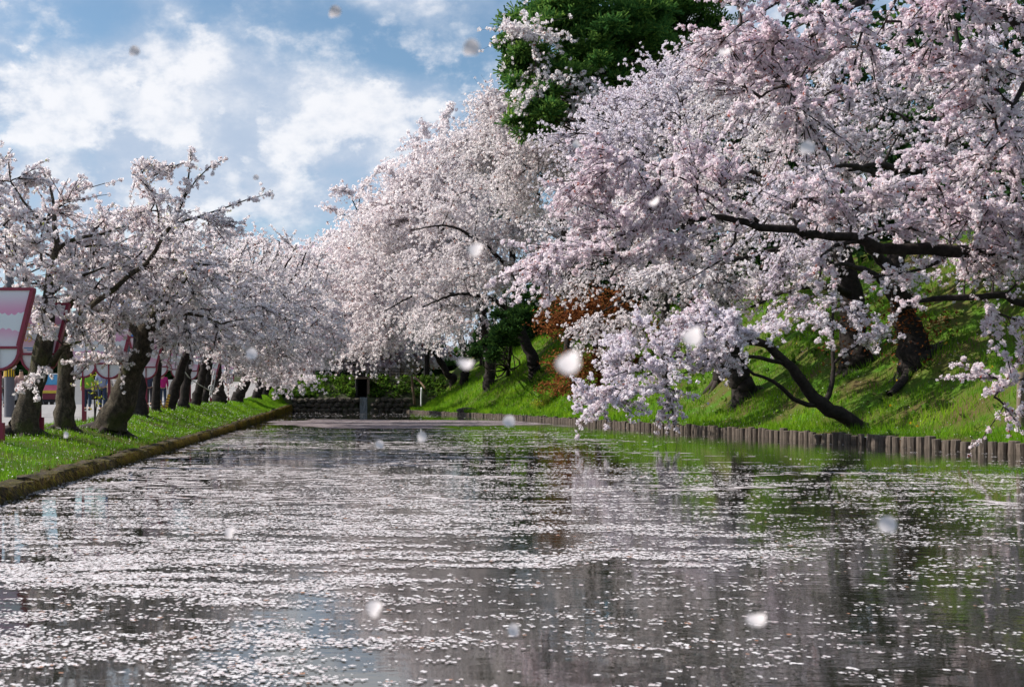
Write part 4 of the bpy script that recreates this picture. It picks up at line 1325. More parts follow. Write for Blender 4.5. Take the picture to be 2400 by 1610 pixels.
# ------------------------------------------------------------------ weir at the far end
GAP0, GAP1 = 4.75, 5.95
def dam_part(name, x0, x1):
    xs = np.linspace(x0, x1, max(4, int((x1 - x0) / 0.8)))
    prof = [(139.0, -0.5), (139.1, 1.7), (139.6, 1.95), (140.8, 3.0), (142.4, 4.2), (143.0, 4.55), (152, 4.6)]
    V, F = [], []
    for x_ in xs:
        for (y_, z_) in prof:
            j = 0.10 * math.sin(x_ * 2.3 + z_ * 2) + 0.08 * math.sin(x_ * 5.1 + z_)
            V.append((x_, y_ + (j if 0 < z_ < 4.4 else 0), z_ + (0.5 * j if 0 < z_ < 4.4 else 0)))
    npf = len(prof)
    for i in range(len(xs) - 1):
        for q in range(npf - 1):
            a = i * npf + q
            F.append((a, a + npf, a + npf + 1, a + 1))
    o = mesh_np(name, np.array(V), np.array(F), M_EMB, smooth=True)
    return tag(o, kind='structure')


M_EMB = simple('earth', (0.045, 0.055, 0.022), 0.95, 0.5, 1.2)
dam_part('embankment', -14, GAP0)
dam_part('embankment', GAP1, 16)
wr = empty('weir', ((GAP0 + GAP1) / 2, 139, 0), 'concrete sluice opening in the far embankment with water spilling out', 'weir')
wo0 = (GAP0 + GAP1) / 2
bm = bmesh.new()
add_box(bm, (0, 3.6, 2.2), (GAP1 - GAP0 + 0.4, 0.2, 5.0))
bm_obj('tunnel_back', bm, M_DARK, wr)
for sx, nm in ((-1, 'jamb'), (1, 'jamb')):
    bm = bmesh.new()
    add_box(bm, (sx * (GAP1 - GAP0) / 2 + sx * 0.13, 2.0, 2.05), (0.28, 3.4, 4.1))
    bm_obj(nm, bm, M_WOOD if sx > 0 else M_DARK, wr)
bm = bmesh.new()
add_box(bm, (0, 1.9, 4.28), (1.75, 3.0, 0.24))
bm_obj('lintel', bm, M_WOOD, wr)
bm = bmesh.new()
add_box(bm, (0.1, 0.9, 0.85), (1.1, 1.2, 1.9))
bm_obj('sill_block', bm, M_DSTONE, wr)
bm = bmesh.new()
for i in range(14):
    add_box(bm, (0.1 - 0.42 + i * 0.065, 0.22 - 0.05 * math.sin(i * 2.1), 0.92), (0.05, 0.04, 1.84))
m, t, o_ = mat('falling_water')
tcx = t.n('ShaderNodeTexCoord').outputs['Object']
mp_ = t.n('ShaderNodeMapping')
t.put(mp_.inputs[0], tcx)
mp_.inputs['Scale'].default_value = (9, 1, 0.8)
nn = t.noise(mp_.outputs[0], 2, 4)
principled(t, o_, t.ramp(nn, [(0.3, (0.10, 0.14, 0.18)), (0.7, (0.42, 0.48, 0.54))]), 0.25)
bm_obj('falling_water', bm, m, wr)

sw = empty('stone_wall', (4, 139, 0), 'dark rough boulder wall at the foot of the far embankment', 'retaining wall')
dm = []
for kx in range(4):
    bm = bmesh.new()
    bmesh.ops.create_icosphere(bm, subdivisions=1, radius=0.5)
    for v in bm.verts:
        v.co *= random.uniform(0.85, 1.15)
    me = bpy.data.meshes.new('boulder')
    bm.to_mesh(me)
    bm.free()
    me.materials.append(M_DSTONE)
    dm.append(me)
for row in range(3):
    x_ = -3.8 + random.uniform(0, 0.4)
    while x_ < 11.3:
        wd = random.uniform(0.7, 1.15)
        if not (GAP0 - 0.5 < x_ < GAP1 + 0.2):
            o = bpy.data.objects.new('boulder', random.choice(dm))
            o.parent = sw
            o.location = (x_ - 4 + wd / 2, random.uniform(-0.15, 0.1), 0.2 + row * 0.62 + random.uniform(-0.08, 0.08))
            o.scale = (wd * 1.12, 0.8, random.uniform(0.75, 0.95))
            o.rotation_euler = (random.uniform(-.3, .3), random.uniform(-.3, .3), random.uniform(0, 6) if wd < 0.8 else random.uniform(-.2, .2))
            C.objects.link(o)
        x_ += wd * 0.92

# weeds on the embankment face
RNG = np.random.default_rng(79)
n = 3600
Xw = RNG.uniform(-6, 16, n)
u = RNG.random(n)
Yw = 139.3 + u * 3.3
Zw = 1.9 + u * 2.5
nz = vnoise(Xw, Zw * 2, 0.8)
keep = (RNG.random(n) < np.clip(0.5 + 1.6 * nz, 0.05, 1)) & ~((Xw > GAP0 - 0.2) & (Xw < GAP1 + 0.2))
Pw = np.stack([Xw, Yw - 0.15, Zw + RNG.random(n) * 0.35], 1)[keep]
V, F, tt = tufts(Pw, 0.26 * RNG.uniform(0.6, 1.3, len(Pw)), 6, 0.45, np.clip(RNG.normal(0.65, 0.25, len(Pw)) - 0.2 * (Pw[:, 0] > 6), 0, 0.9))
wd_ = mesh_np('weeds', V, F, M_WEED, None, {'tint': np.minimum(tt, 0.95)})
tag(wd_, 'mixed green weeds covering the far embankment face', 'weeds', kind='stuff')

RNG = np.random.default_rng(81)
n = 2600
Yw = 21 + RNG.random(n) ** 1.4 * 80
tw = RNG.uniform(0.5, 11, n)
Xw = log_x(Yw) + tw
nz = vnoise(Xw, Yw, 0.45)
keep = RNG.random(n) < np.clip(0.35 + 1.8 * nz, 0.04, 1)
Pw = np.stack([Xw, Yw, right_z(Xw, Yw) + 0.05], 1)[keep]
V, F, tt = tufts(Pw, np.clip(0.0030 * Pw[:, 1], 0.08, 0.2) * RNG.uniform(0.6, 1.5, len(Pw)), 7, 0.5, np.clip(RNG.normal(0.5, 0.28, len(Pw)), 0, 0.9), True)
tag(mesh_np('weeds', V, F, M_WEED, None, {'tint': np.minimum(tt, 0.95)}), 'broad leaved weeds dotted over the right grass slope', 'weeds', kind='stuff')
Pd = np.stack([np.array([log_x(y_) + t_ for y_, t_ in zip(Yw[:60], tw[:60])]), Yw[:60], np.zeros(60)], 1)
Pd[:, 2] = right_z(Pd[:, 0], Pd[:, 1]) + 0.16
V, F, tt = tufts(Pd, np.full(60, 0.035), 8, 0.6, np.full(60, 0.5), True)
tag(mesh_np('dandelions', V, F, M_YEL, None), 'yellow dandelion heads in the right bank grass', 'flowers', kind='stuff')

# bridge fence
fx0, fx1 = -4.0, 12.5
fe = empty('bridge_fence', (4, 142.9, 4.55), 'dark post and rail fence along the top of the weir', 'fence')
x_ = fx0
bmp = bmesh.new()
add_box(bmp, (0, 0, 0.55), (0.13, 0.13, 1.1))
pm = bm_obj('post', bmp, M_FENCE, fe)
pm.location.x = x_ - 4
x_ += 1.6
while x_ <= fx1:
    o = pm.copy()
    o.location.x = x_ - 4
    C.objects.link(o)
    x_ += 1.6
for zz in (0.25, 0.62, 1.0):
    bm = bmesh.new()
    add_box(bm, ((fx0 + fx1) / 2 - 4, 0.1, zz), (fx1 - fx0, 0.05, 0.07))
    bm_obj('rail', bm, M_FENCE, fe)
bm = bmesh.new()
x_ = fx0
while x_ < fx1:
    add_box(bm, (x_ - 4, 0.16, 0.6), (0.035, 0.035, 0.85))
    x_ += 0.4
tag(bm_obj('baluster', bm, M_FENCE, fe), kind='stuff')

# props, poles
def tube_thing(name, pts, r, m_, label, cat, group=None, sides=8):
    b0 = np.array(pts[0][:3])
    T = Tubes()
    sp = smooth_path(np.array(pts), max(2, len(pts) * 3))
    T.add(sp, np.full(len(sp), r), sides)
    o = T.build(name, m_, None, origin=b0)
    o.location = b0
    # close the ends
    bm = bmesh.new()
    bm.from_mesh(o.data)
    bmesh.ops.holes_fill(bm, edges=bm.edges[:], sides=sides)
    bm.to_mesh(o.data)
    bm.free()
    return tag(o, label, cat, group)


tube_thing('wooden_prop', [at(972, 948, 128), at(968, 915, 128), at(965, 882, 128)], 0.16, M_TIMBER, 'upright wooden prop holding a bough at the foot of the right slope', 'prop', 'tree props')
tube_thing('wooden_prop', [at(998, 912, 126), at(985, 895, 127), at(972, 884, 128)], 0.12, M_TIMBER, 'slanting wooden prop leaning from the right slope to the upright one', 'prop', 'tree props')
tube_thing('marker_pole', [at(987, 952, 122), at(987, 930, 122), at(988, 908, 122)], 0.085, M_WPAINT, 'thin white pole standing where the right slope meets the water', 'pole')
pb = at(2391, 1030, 26)
tube_thing('wooden_stake', [pb, at(2392, 950, 26), at(2393, 872, 26)], 0.085, M_WOOD, 'grey wooden stake at the right edge of the picture behind hanging blossom', 'stake', sides=9)

rk = at(1066, 966, 101)
rk[0] = log_x(101) + 0.5
rk[2] = 0.45
bm = bmesh.new()
bmesh.ops.create_icosphere(bm, subdivisions=2, radius=0.5)
for v in bm.verts:
    v.co = Vector((v.co.x * 1.9, v.co.y, v.co.z * 0.6)) * random.uniform(0.9, 1.12)
o = bm_obj('boulder', bm, M_DSTONE)
o.location = Vector(rk)
tag(o, 'dark flat stone lying on the far right grass edge', 'stone')

# pale shrub low on the right slope
g = ground_hit(1265, 962)
sh = empty('shrub', g, 'small pale green shrub on the right bank left of the trailing blossom', 'shrub')
P = layered_crown(at(1275, 945, g[1]), (0.95, 0.7, 0.55), 130, 5, 3)
leaf_bunches('leaves', P, 0.05, 7, 0.10, M_LEAF, sh, g)
T = Tubes()
for q in P[:12]:
    T.add(curve_pts(np.array(g), q, 0.05, 4), (0.02, 0.016, 0.012, 0.006), 4)
T.build('stems', M_TWIG, sh, origin=g)['kind'] = 'stuff'

# ------------------------------------------------------------------ floating petals
RNG = np.random.default_rng(80)
def density(px, py):
    """how thick the petals lie, read off the photo's drift lines"""
    v = (py - HY)
    d = np.zeros_like(px)
    Yd = FPX * CAMZ / v
    X = (px - CX) / FPX * Yd
    left = 1 / (1 + np.exp((px - 1250) / 170))
    # thick mid field
    mid = np.exp(-((py - 1160) / 115) ** 2)
    d += mid * (0.42 + 1.1 * left)
    d += 1.0 * np.exp(-((py - 1280) / 90) ** 2) * np.exp(-((px - 600) / 620) ** 2)
    d += 0.55 * np.exp(-((py - 1020) / 22) ** 2) * (0.2 + 0.8 / (1 + np.exp((px - 1500) / 90)))
    d += 0.5 * np.exp(-((py - 1300) / 60) ** 2) * np.exp(-((px - 1600) / 250) ** 2)
    d += 0.5 * np.exp(-((py - 1130) / 18) ** 2)
    d += 0.5 * np.exp(-((py - 973) / 5) ** 2) * (px < 1100)
    d += 0.16 + 0.22 * (px < 700) * np.exp(-((py - 1420) / 120) ** 2)
    calm_ = np.exp(-((py - 992) / 13) ** 2) * (1 / (1 + np.exp(-(px - 640) / 40)))
    d *= 1 - np.clip(calm_ * 1.15, 0, 1)
    grn = (1 / (1 + np.exp(-(px - 1350 - (py - 1000) * 1.0) / 60))) * (py < 1090)
    d *= 1 - 0.85 * grn
    low = np.clip((py - 1330) / 90, 0, 1)
    d *= 1 - low * (0.50 + 0.22 * np.clip((px - 900) / 500, 0, 1))
    d *= 1 - 0.45 * np.clip((px - 1500) / 300, 0, 1) * (py > 1150)
    return d


def noise2(X, Y, s1, s2, seed):
    return np.array([mnoise.fractal((x * s1, y * s2, seed), 1.0, 2.0, 3) for x, y in zip(X, Y)])


N = 108000
px = RNG.uniform(-80, 2480, N)
py = HY + 20 + (RNG.random(N) ** 1.15) * 690
Yp = FPX * CAMZ / (py - HY)
Xp = (px - CX) / FPX * Yp
ok = (Xp > WALL_X + 0.12) & (Xp < log_x(Yp) - 0.15) & (Yp < 138.5)
px, py, Xp, Yp = px[ok], py[ok], Xp[ok], Yp[ok]
dn = density(px, py)
drift = noise2(Xp, Yp, 0.35, 1.3, 1.0) * 0.9 + noise2(Xp, Yp, 1.7, 4.6, 5.0) * 1.3
acc = RNG.random(len(px)) < np.clip(dn * np.clip(0.45 + 1.5 * drift, 0.03, 2.2), 0, 1)
Xp, Yp = Xp[acc], Yp[acc]
# each find is a little raft of petals strung along the breeze
nr = np.clip(RNG.geometric(0.20, len(Xp)), 1, 16)
RX = np.repeat(Xp, nr)
RY = np.repeat(Yp, nr)
n = len(RX)
size = np.clip(0.0068 + 0.00060 * RY, 0.0080, 0.06) * np.clip(RNG.lognormal(0, 0.38, n), 0.45, 2.2)
nrr = np.repeat(nr, nr)
RX = RX + RNG.normal(0, 1, n) * size * (1.6 + 0.42 * nrr)
RY = RY + RNG.normal(0, 1, n) * size * (0.7 + 0.10 * nrr)
ok = (RX > WALL_X + 0.12) & (RX < log_x(RY) - 0.15)
RX, RY, size = RX[ok], RY[ok], size[ok]
n = len(RX)
th = RNG.uniform(0, 2 * math.pi, n)
ang = np.array([0, 1.4, 3.2, 4.7])
rr = np.array([1.0, 0.8, 0.95, 0.8])
tilt = RNG.normal(0, 0.045, (n, 2))
VX = RX[:, None] + size[:, None] * rr * np.cos(th[:, None] + ang)
VY = RY[:, None] + size[:, None] * rr * np.sin(th[:, None] + ang)
VZ = 0.006 + 0.25 * size[:, None] * np.abs(tilt[:, :1]) + size[:, None] * rr * (np.cos(ang) * tilt[:, :1] + np.sin(ang) * tilt[:, 1:])
V = np.stack([VX, VY, np.maximum(VZ, 0.003)], -1).reshape(-1, 3)
pe = mesh_np('floating_petals', V, np.arange(n * 4).reshape(-1, 4), M_PETAL, None, {'tint': np.repeat(np.where(RNG.random(n) < 0.02, 1.0, RNG.uniform(0.1, 0.94, n)), 4)})
tag(pe, 'drifts of fallen white petals floating on the moat', 'petals', kind='stuff')
print('petals', n)
# matted rafts where the petals have run together farther out
def rafts(name, label, n_, xr, yr, size, keepf, tint):
    X_ = RNG.uniform(xr[0], xr[1], n_)
    Y_ = RNG.uniform(yr[0], yr[1], n_)
    k_ = keepf(X_, Y_) & (X_ > WALL_X + 0.35) & (X_ < log_x(Y_) - 0.4)
    X_, Y_ = X_[k_], Y_[k_]
    m_ = len(X_)
    a_ = np.linspace(0, 2 * math.pi, 7)[:-1]
    r_ = size * RNG.uniform(0.45, 1.25, (m_, 6))
    V_ = np.stack([X_[:, None] + 1.9 * r_ * np.cos(a_), Y_[:, None] + 0.9 * r_ * np.sin(a_), 0.0025 + 0.0016 * RNG.random((m_, 1)) * np.ones(6)], -1).reshape(-1, 3)
    o_ = mesh_np(name, V_, np.arange(m_ * 6).reshape(-1, 6), M_RAFT, None, {'tint': np.repeat(np.clip(RNG.normal(tint, 0.2, m_), 0, 1), 6)})
    return tag(o_, label, 'petals', kind='stuff')


M_RAFT = leafy('petal_raft', [(0, (0.17, 0.140, 0.145)), (0.5, (0.29, 0.25, 0.26)), (1, (0.55, 0.51, 0.52))], 0.0)
def far_raft(X_, Y_):
    e = noise2(X_, Y_, 0.16, 0.07, 9.0)
    edge = (Y_ - 50) / 5 + (X_ + 2.2) * 0.0
    tp = np.clip(4 - X_, 0, 7)
    return (e * 5 + np.minimum((Y_ - 49 - 1.3 * tp) / 3, (74 - Y_ - 1.2 * tp) / 5) + np.minimum(X_ + 3.0, (9.6 - X_) / 2.5) > 1.2)
rafts('petal_raft', 'smooth mauve raft of matted petals on the far water before the weir', 5200, (-3, 12), (48, 76), 0.24, far_raft, 0.22)
def mid_raft(X_, Y_):
    e = noise2(X_, Y_, 0.3, 0.9, 2.0) + 0.8 * noise2(X_, Y_, 1.1, 2.6, 4.0)
    pxx = CX + FPX * X_ / Y_
    g_ = 1 / (1 + np.exp((pxx - 1150) / 130))
    return e + 0.5 * g_ - 0.30 > 0.18
rafts('petal_raft', 'thin pale mats of petals drifting across the middle of the moat', 15000, (-3.6, 9), (12, 46), 0.062, mid_raft, 0.85)

# ------------------------------------------------------------------ lantern boards
def lantern(px, Y, label, text=None, base_py=None):
    sc_ = 1.0
    X = (px - CX) / FPX * Y
    zg = float(left_z(np.float64(X), np.float64(Y)))
    root = empty('lantern_board', (X, Y, zg), label, 'lantern board', 'pink lantern boards along the path')
    zb = CAMZ + (945 - 812) * 19.5 / FPX       # foot of the printed panel over the water
    zb = zb - zg + max(0, zg - 0.44)
    Hh, HT, HB = 0.98, 0.59, 0.345
    dep = 0.16
    bm = bmesh.new()
    add_box(bm, (0, 0, (zb - 0.43) / 2 - 0.1), (0.065, 0.065, zb - 0.43 + 0.2))
    bm_obj('post', bm, M_RED, root)
    bm = bmesh.new()
    add_box(bm, (0.03, -0.01, 0.13), (0.11, 0.11, 0.42))
    bm_obj('post_foot', bm, M_RED, root)

    def prism(out, y0, y1, name, m_, org_z=0.0):
        nn_ = len(out)
        V = [(a, y0, b - org_z) for a, b in out] + [(a, y1, b - org_z) for a, b in out]
        F = [tuple(range(nn_)), tuple(range(2 * nn_ - 1, nn_ - 1, -1))]
        F += [(i, nn_ + i, nn_ + (i + 1) % nn_, (i + 1) % nn_) for i in range(nn_)]
        me = bpy.data.meshes.new(name)
        me.from_pydata(V, [], F)
        me.materials.append(m_)
        o = link(name, me, root)
        o.location.z = org_z
        bmx = bmesh.new()
        bmx.from_mesh(me)
        bmesh.ops.recalc_face_normals(bmx, faces=bmx.faces)
        bmx.to_mesh(me)
        bmx.free()
        return o

    trap = [(-HB, zb), (HB, zb), (HT, zb + Hh), (-HT, zb + Hh)]
    pan = prism(trap, -dep / 2, dep / 2, 'panel', M_PRINT, zb)
    arc = [(0.36 * math.cos(a), zb - 0.045 + 0.36 * math.sin(a) * 1.02) for a in np.linspace(0, -math.pi, 13)]
    prism(arc, -dep / 2 + 0.01, dep / 2 - 0.01, 'bowl_panel', M_WHITEP, zb)

    def bar(a, b, wdt, name='frame'):
        a, b = Vector((a[0], 0, a[1])), Vector((b[0], 0, b[1]))
        d = (b - a).normalized()
        nrm = Vector((-d.z, 0, d.x)) * wdt / 2
        return [a - nrm, a + nrm, b + nrm, b - nrm]

    bm = bmesh.new()

    def addbar(a, b, wdt):
        q = bar(a, b, wdt)
        y0, y1 = -dep / 2 - 0.022, dep / 2 + 0.022
        vs = [bm.verts.new((v.x, y0, v.z)) for v in q] + [bm.verts.new((v.x, y1, v.z)) for v in q]
        bm.faces.new(vs[:4])
        bm.faces.new(vs[7:3:-1])
        for i in range(4):
            bm.faces.new((vs[i], vs[4 + i], vs[4 + (i + 1) % 4], vs[(i + 1) % 4]))
    addbar(trap[1], trap[2], 0.062)
    addbar(trap[0], trap[3], 0.062)
    addbar((-HT - 0.03, zb + Hh + 0.02), (HT + 0.03, zb + Hh + 0.02), 0.05)
    addbar((-HB - 0.03, zb - 0.022), (HB + 0.03, zb - 0.022), 0.042)
    for i in range(len(arc) - 1):
        addbar(arc[i], arc[i + 1], 0.045)
    addbar((0, zb - 0.04), (0, zb - 0.41), 0.03)
    bm_obj('frame', bm, M_RED, root)
    if text:
        for i, ch in enumerate(text):
            cu = bpy.data.curves.new('lettering', 'FONT')
            cu.body = ch
            cu.size = 0.20
            cu.extrude = 0.002
            cu.align_x = 'CENTER'
            cu.align_y = 'CENTER'
            cu.materials.append(M_YEL)
            tmp = bpy.data.objects.new('tmp', cu)
            C.objects.link(tmp)
            bpy.context.view_layer.update()
            me = bpy.data.meshes.new_from_object(tmp.evaluated_get(bpy.context.evaluated_depsgraph_get()))
            bpy.data.objects.remove(tmp)
            o = link('lettering', me, pan)
            o.location = (-0.22, -dep / 2 - 0.004, Hh - 0.34 - i * 0.175)
            o.rotation_euler = (R(90), 0, 0)
        bm = bmesh.new()
        add_box(bm, (-0.10, -dep / 2 - 0.004, 0.10), (0.40, 0.006, 0.022))
        bm_obj('print_line', bm, M_BLUEP, pan)
        bm = bmesh.new()
        add_box(bm, (-0.07, -dep / 2 - 0.004, 0.06), (0.34, 0.006, 0.016))
        bm_obj('print_line', bm, M_BLUEP, pan)
    return root


lantern(-1, 19.5, 'nearest pink and white lantern board, cut by the left picture edge')
lantern(93, 22.8, 'lantern board with yellow lettering behind the mossy leaning trunk', 'くらの')
lantern(195, 30, 'lantern board on a red post between the upright trunk and the leaning trunk')
lantern(256, 29, 'lantern board touching the thick leaning trunk on its left side')
lantern(343, 38, 'lantern board just right of the thick leaning trunk')
lantern(371, 42, 'lantern board in front of the person in magenta')
lantern(421, 48, 'lantern board half hidden behind the rope tied trunk')
lantern(446, 52, 'lantern board whose pink panel shows beside a dark forked trunk')
lantern(493, 60, 'lantern board behind the looped white rope')
lantern(535, 73, 'smallest far lantern board between two dark trunks')

# ------------------------------------------------------------------ utility pole, barrier, rope, sapling
X, Y = (22 - CX) / FPX * 37, 37.0
zg = float(left_z(np.float64(X), np.float64(Y)))
up = empty('utility_pole', (X, Y, zg), 'thick grey pole with a yellow and black striped guard by the path', 'utility pole')
T = Tubes()
T.add([(0, 0, -0.1), (0, 0, 2.5), (0, 0, 7)], [0.175, 0.168, 0.13], 16)
T.build('pole', M_CONC, up)
T = Tubes()
T.add([(0, 0, 1.36), (0, 0, 1.95)], [0.179, 0.177], 24)
T.build('striped_guard', M_TIGER, up)

ab = at(388, 962, 42)
bar_root = empty('striped_barrier', ab, 'orange and black striped barrier standing at the foot of a grey trunk', 'barrier')
for (dx0, dx1, nm) in ((0.0, 0.13, 'leg'), (-0.06, -0.28, 'leg')):
    bm = bmesh.new()
    add_box(bm, (0, 0, 0.30 if dx1 > 0 else 0.22), (0.10 if dx1 > 0 else 0.045, 0.05, 0.66 if dx1 > 0 else 0.44))
    o = bm_obj(nm, bm, M_TBAR, bar_root)
    o.rotation_euler = (0, math.atan2(dx1 - dx0, 0.6), 0)
    o.location.x = dx0
bm = bmesh.new()
add_box(bm, (-0.03, 0.03, 0.12), (0.22, 0.03, 0.04))
bm_obj('crossbar', bm, M_TBAR, bar_root)

rr_ = at(431, 868, 46.4)
rp = empty('rope', rr_, 'white rope slung from a trunk with a loop hanging by the red post', 'rope')
T = Tubes()
def add_rope(pts, r):
    T.add(smooth_path(np.array(pts), 14), np.full(14, r), 5)
add_rope([at(431, 868, 46.4), at(447, 888, 47), at(470, 903, 50), at(491, 915, 53)], 0.022)
add_rope([at(503, 868, 54), at(498, 890, 54), at(492, 925, 54)], 0.03)
add_rope([at(506, 872, 54), at(502, 900, 54), at(493, 930, 54)], 0.025)
a = np.linspace(0, 2 * math.pi, 14)
T.add(np.array([at(495 + 6 * math.cos(q), 909 + 6 * math.sin(q), 53.8) for q in a]), np.full(14, 0.03), 5)
T.build('rope_strands', M_ROPE, rp, origin=rr_)

sb = at(222, 992, 27.5)
sp_ = empty('sapling', sb, 'thin leafy sapling on the grass left of the thick leaning trunk', 'sapling')
T = Tubes()
tips = []
for dx, top in ((0, 880), (4, 895), (-2, 905), (8, 930)):
    T.add(smooth_path(np.array([sb, at(222 + dx * 0.7, 945, 27.5), at(223 + dx * 1.6, top, 27.5)]), 8), np.linspace(0.016, 0.006, 8), 4)
    tips.append(at(223 + dx * 1.6, top, 27.5))
    tips.append(at(222 + dx * 1.2, top + 18, 27.5))
T.build('stems', M_TWIG, sp_, origin=sb)['kind'] = 'stuff'
leaf_bunches('leaves', np.array(tips), 0.04, 9, 0.07, M_LEAF, sp_, sb)

# ------------------------------------------------------------------ vehicles on the road
def car(X, Y, rz, body_m, label, van=False, name='parked_car'):
    zg = float(left_z(np.float64(X), np.float64(Y))) - (0.08 if X < -15.9 else -0.02)
    root = empty(name, (X, Y, zg), label, 'car' if not van else 'van', 'vehicles parked along the road', rz)
    prof = ([(-2.1, .35), (2.1, .35), (2.15, .75), (1.9, .95), (1.15, 1.02), (.55, 1.45), (-1.1, 1.48), (-1.85, 1.05), (-2.15, .95)] if not van else
            [(-2.0, .35), (2.0, .35), (2.05, .9), (1.75, 1.15), (1.35, 1.85), (-1.95, 1.9), (-2.05, 1.0)])
    wdh = 0.82
    bm = bmesh.new()
    vs = [[bm.verts.new((a, s_ * (wdh - (0.16 if b > 1.2 else 0)), b)) for a, b in prof] for s_ in (-1, 1)]
    bm.faces.new(vs[0])
    bm.faces.new(vs[1][::-1])
    n_ = len(prof)
    for i in range(n_):
        bm.faces.new((vs[0][i], vs[1][i], vs[1][(i + 1) % n_], vs[0][(i + 1) % n_]))
    bmesh.ops.bevel(bm, geom=bm.edges[:], offset=0.05, segments=2, affect='EDGES')
    bm_obj('body', bm, body_m, root, smooth=False)
    win = [(1.0, 1.05), (.5, 1.40), (-1.05, 1.42), (-1.7, 1.08)] if not van else [(1.55, 1.2), (1.25, 1.75), (-1.7, 1.78), (-1.7, 1.2)]
    for s_ in (-1, 1):
        bm = bmesh.new()
        q = [bm.verts.new((a, s_ * (wdh - 0.02 - (0.13 if b > 1.2 else 0.03)), b)) for a, b in win]
        bm.faces.new(q)
        r_ = bmesh.ops.extrude_face_region(bm, geom=bm.faces[:])
        for v in [g_ for g_ in r_['geom'] if isinstance(g_, bmesh.types.BMVert)]:
            v.co.y += s_ * 0.05
        bm_obj('side_window', bm, M_GLASS, root)
    bm = bmesh.new()
    zt = (1.06, 1.40) if not van else (1.2, 1.78)
    xt = (1.12, 0.62) if not van else (1.76, 1.42)
    q = [bm.verts.new(p_) for p_ in ((xt[0], -.62, zt[0]), (xt[0], .62, zt[0]), (xt[1], .55, zt[1]), (xt[1], -.55, zt[1]))]
    bm.faces.new(q)
    r_ = bmesh.ops.extrude_face_region(bm, geom=bm.faces[:])
    for v in [g_ for g_ in r_['geom'] if isinstance(g_, bmesh.types.BMVert)]:
        v.co.x += 0.04
        v.co.z += 0.03
    bm_obj('windscreen', bm, M_GLASS, root)
    for xx in (-1.3, 1.3):
        for s_ in (-1, 1):
            bm = bmesh.new()
            bmesh.ops.create_cone(bm, segments=16, radius1=0.32, radius2=0.32, depth=0.2, cap_ends=True)
            o = bm_obj('wheel', bm, M_BLACK, root)
            o.rotation_euler = (R(90), 0, 0)
            o.location = (xx, s_ * 0.76, 0.32)
            bm = bmesh.new()
            bmesh.ops.create_cone(bm, segments=12, radius1=0.19, radius2=0.19, depth=0.22, cap_ends=True)
            bm_obj('rim', bm, M_SILVER, o)
    for s_ in (-1, 1):
        bm = bmesh.new()
        add_box(bm, (2.12 if not van else 2.03, s_ * 0.6, 0.78), (0.08, 0.28, 0.14))
        bm_obj('headlight', bm, M_WPAINT, root)
        bm = bmesh.new()
        add_box(bm, (-2.12 if not van else -2.03, s_ * 0.62, 0.86), (0.08, 0.2, 0.2))
        bm_obj('tail_light', bm, M_RED, root)
    return root


car(-18.5, 64, R(95), M_SILVER, 'silver car behind the grey striped pole')
car(-19.5, 80, R(-85), M_WPAINT, 'white van left of the colourful stall truck', van=True)
car(-16.8, 84, R(95), M_BLACK, 'black car behind the person in green')
# colourful stall truck
X, Y = (124 - CX) / FPX * 72, 72.0
zg = float(left_z(np.float64(X), np.float64(Y))) - 0.08
st = empty('stall_truck', (X, Y, zg), 'gaudy stall truck with a blue board over a pink and yellow front', 'truck')
M_SKYB = simple('sky_blue_board', (0.10, 0.36, 0.62), 0.6, 0.4, 3)
M_PINKB = simple('hot_pink_cloth', (0.75, 0.16, 0.26), 0.7, 0.3, 4)
M_YELC = simple('yellow_cloth', (0.72, 0.52, 0.06), 0.7, 0.3, 4)
M_MAROON = simple('maroon_paint', (0.17, 0.018, 0.035), 0.5, 0.2)
for nm, c, s_, m_ in [('body', (0, 0.8, 1.25), (1.25, 2.6, 1.5), M_WPAINT), ('sign_board', (0, -0.55, 1.68), (1.2, 0.08, 0.66), M_SKYB),
                      ('banner', (0, -0.60, 1.15), (1.2, 0.06, 0.36), M_PINKB), ('fringe', (0, -0.62, 0.90), (1.3, 0.05, 0.18), M_YELC),
                      ('bumper', (0, -0.5, 0.62), (1.05, 0.2, 0.40), M_MAROON), ('chassis', (0, 0.7, 0.36), (1.15, 2.4, 0.25), M_BLACK),
                      ('roof_rim', (0, -0.55, 2.05), (1.3, 0.12, 0.06), M_WPAINT), ('streamer', (0.52, -0.64, 0.66), (0.12, 0.05, 0.36), M_YEL)]:
    bm = bmesh.new()
    add_box(bm, c, s_)
    bmesh.ops.bevel(bm, geom=bm.edges[:], offset=0.015, segments=1, affect='EDGES')
    bm_obj(nm, bm, m_, st)
for xx in (-0.45, 0.45):
    for yy_ in (0, 1.6):
        bm = bmesh.new()
        bmesh.ops.create_cone(bm, segments=14, radius1=0.26, radius2=0.26, depth=0.18, cap_ends=True)
        o = bm_obj('wheel', bm, M_BLACK, st)
        o.rotation_euler = (0, R(90), 0)
        o.location = (xx, yy_, 0.26)

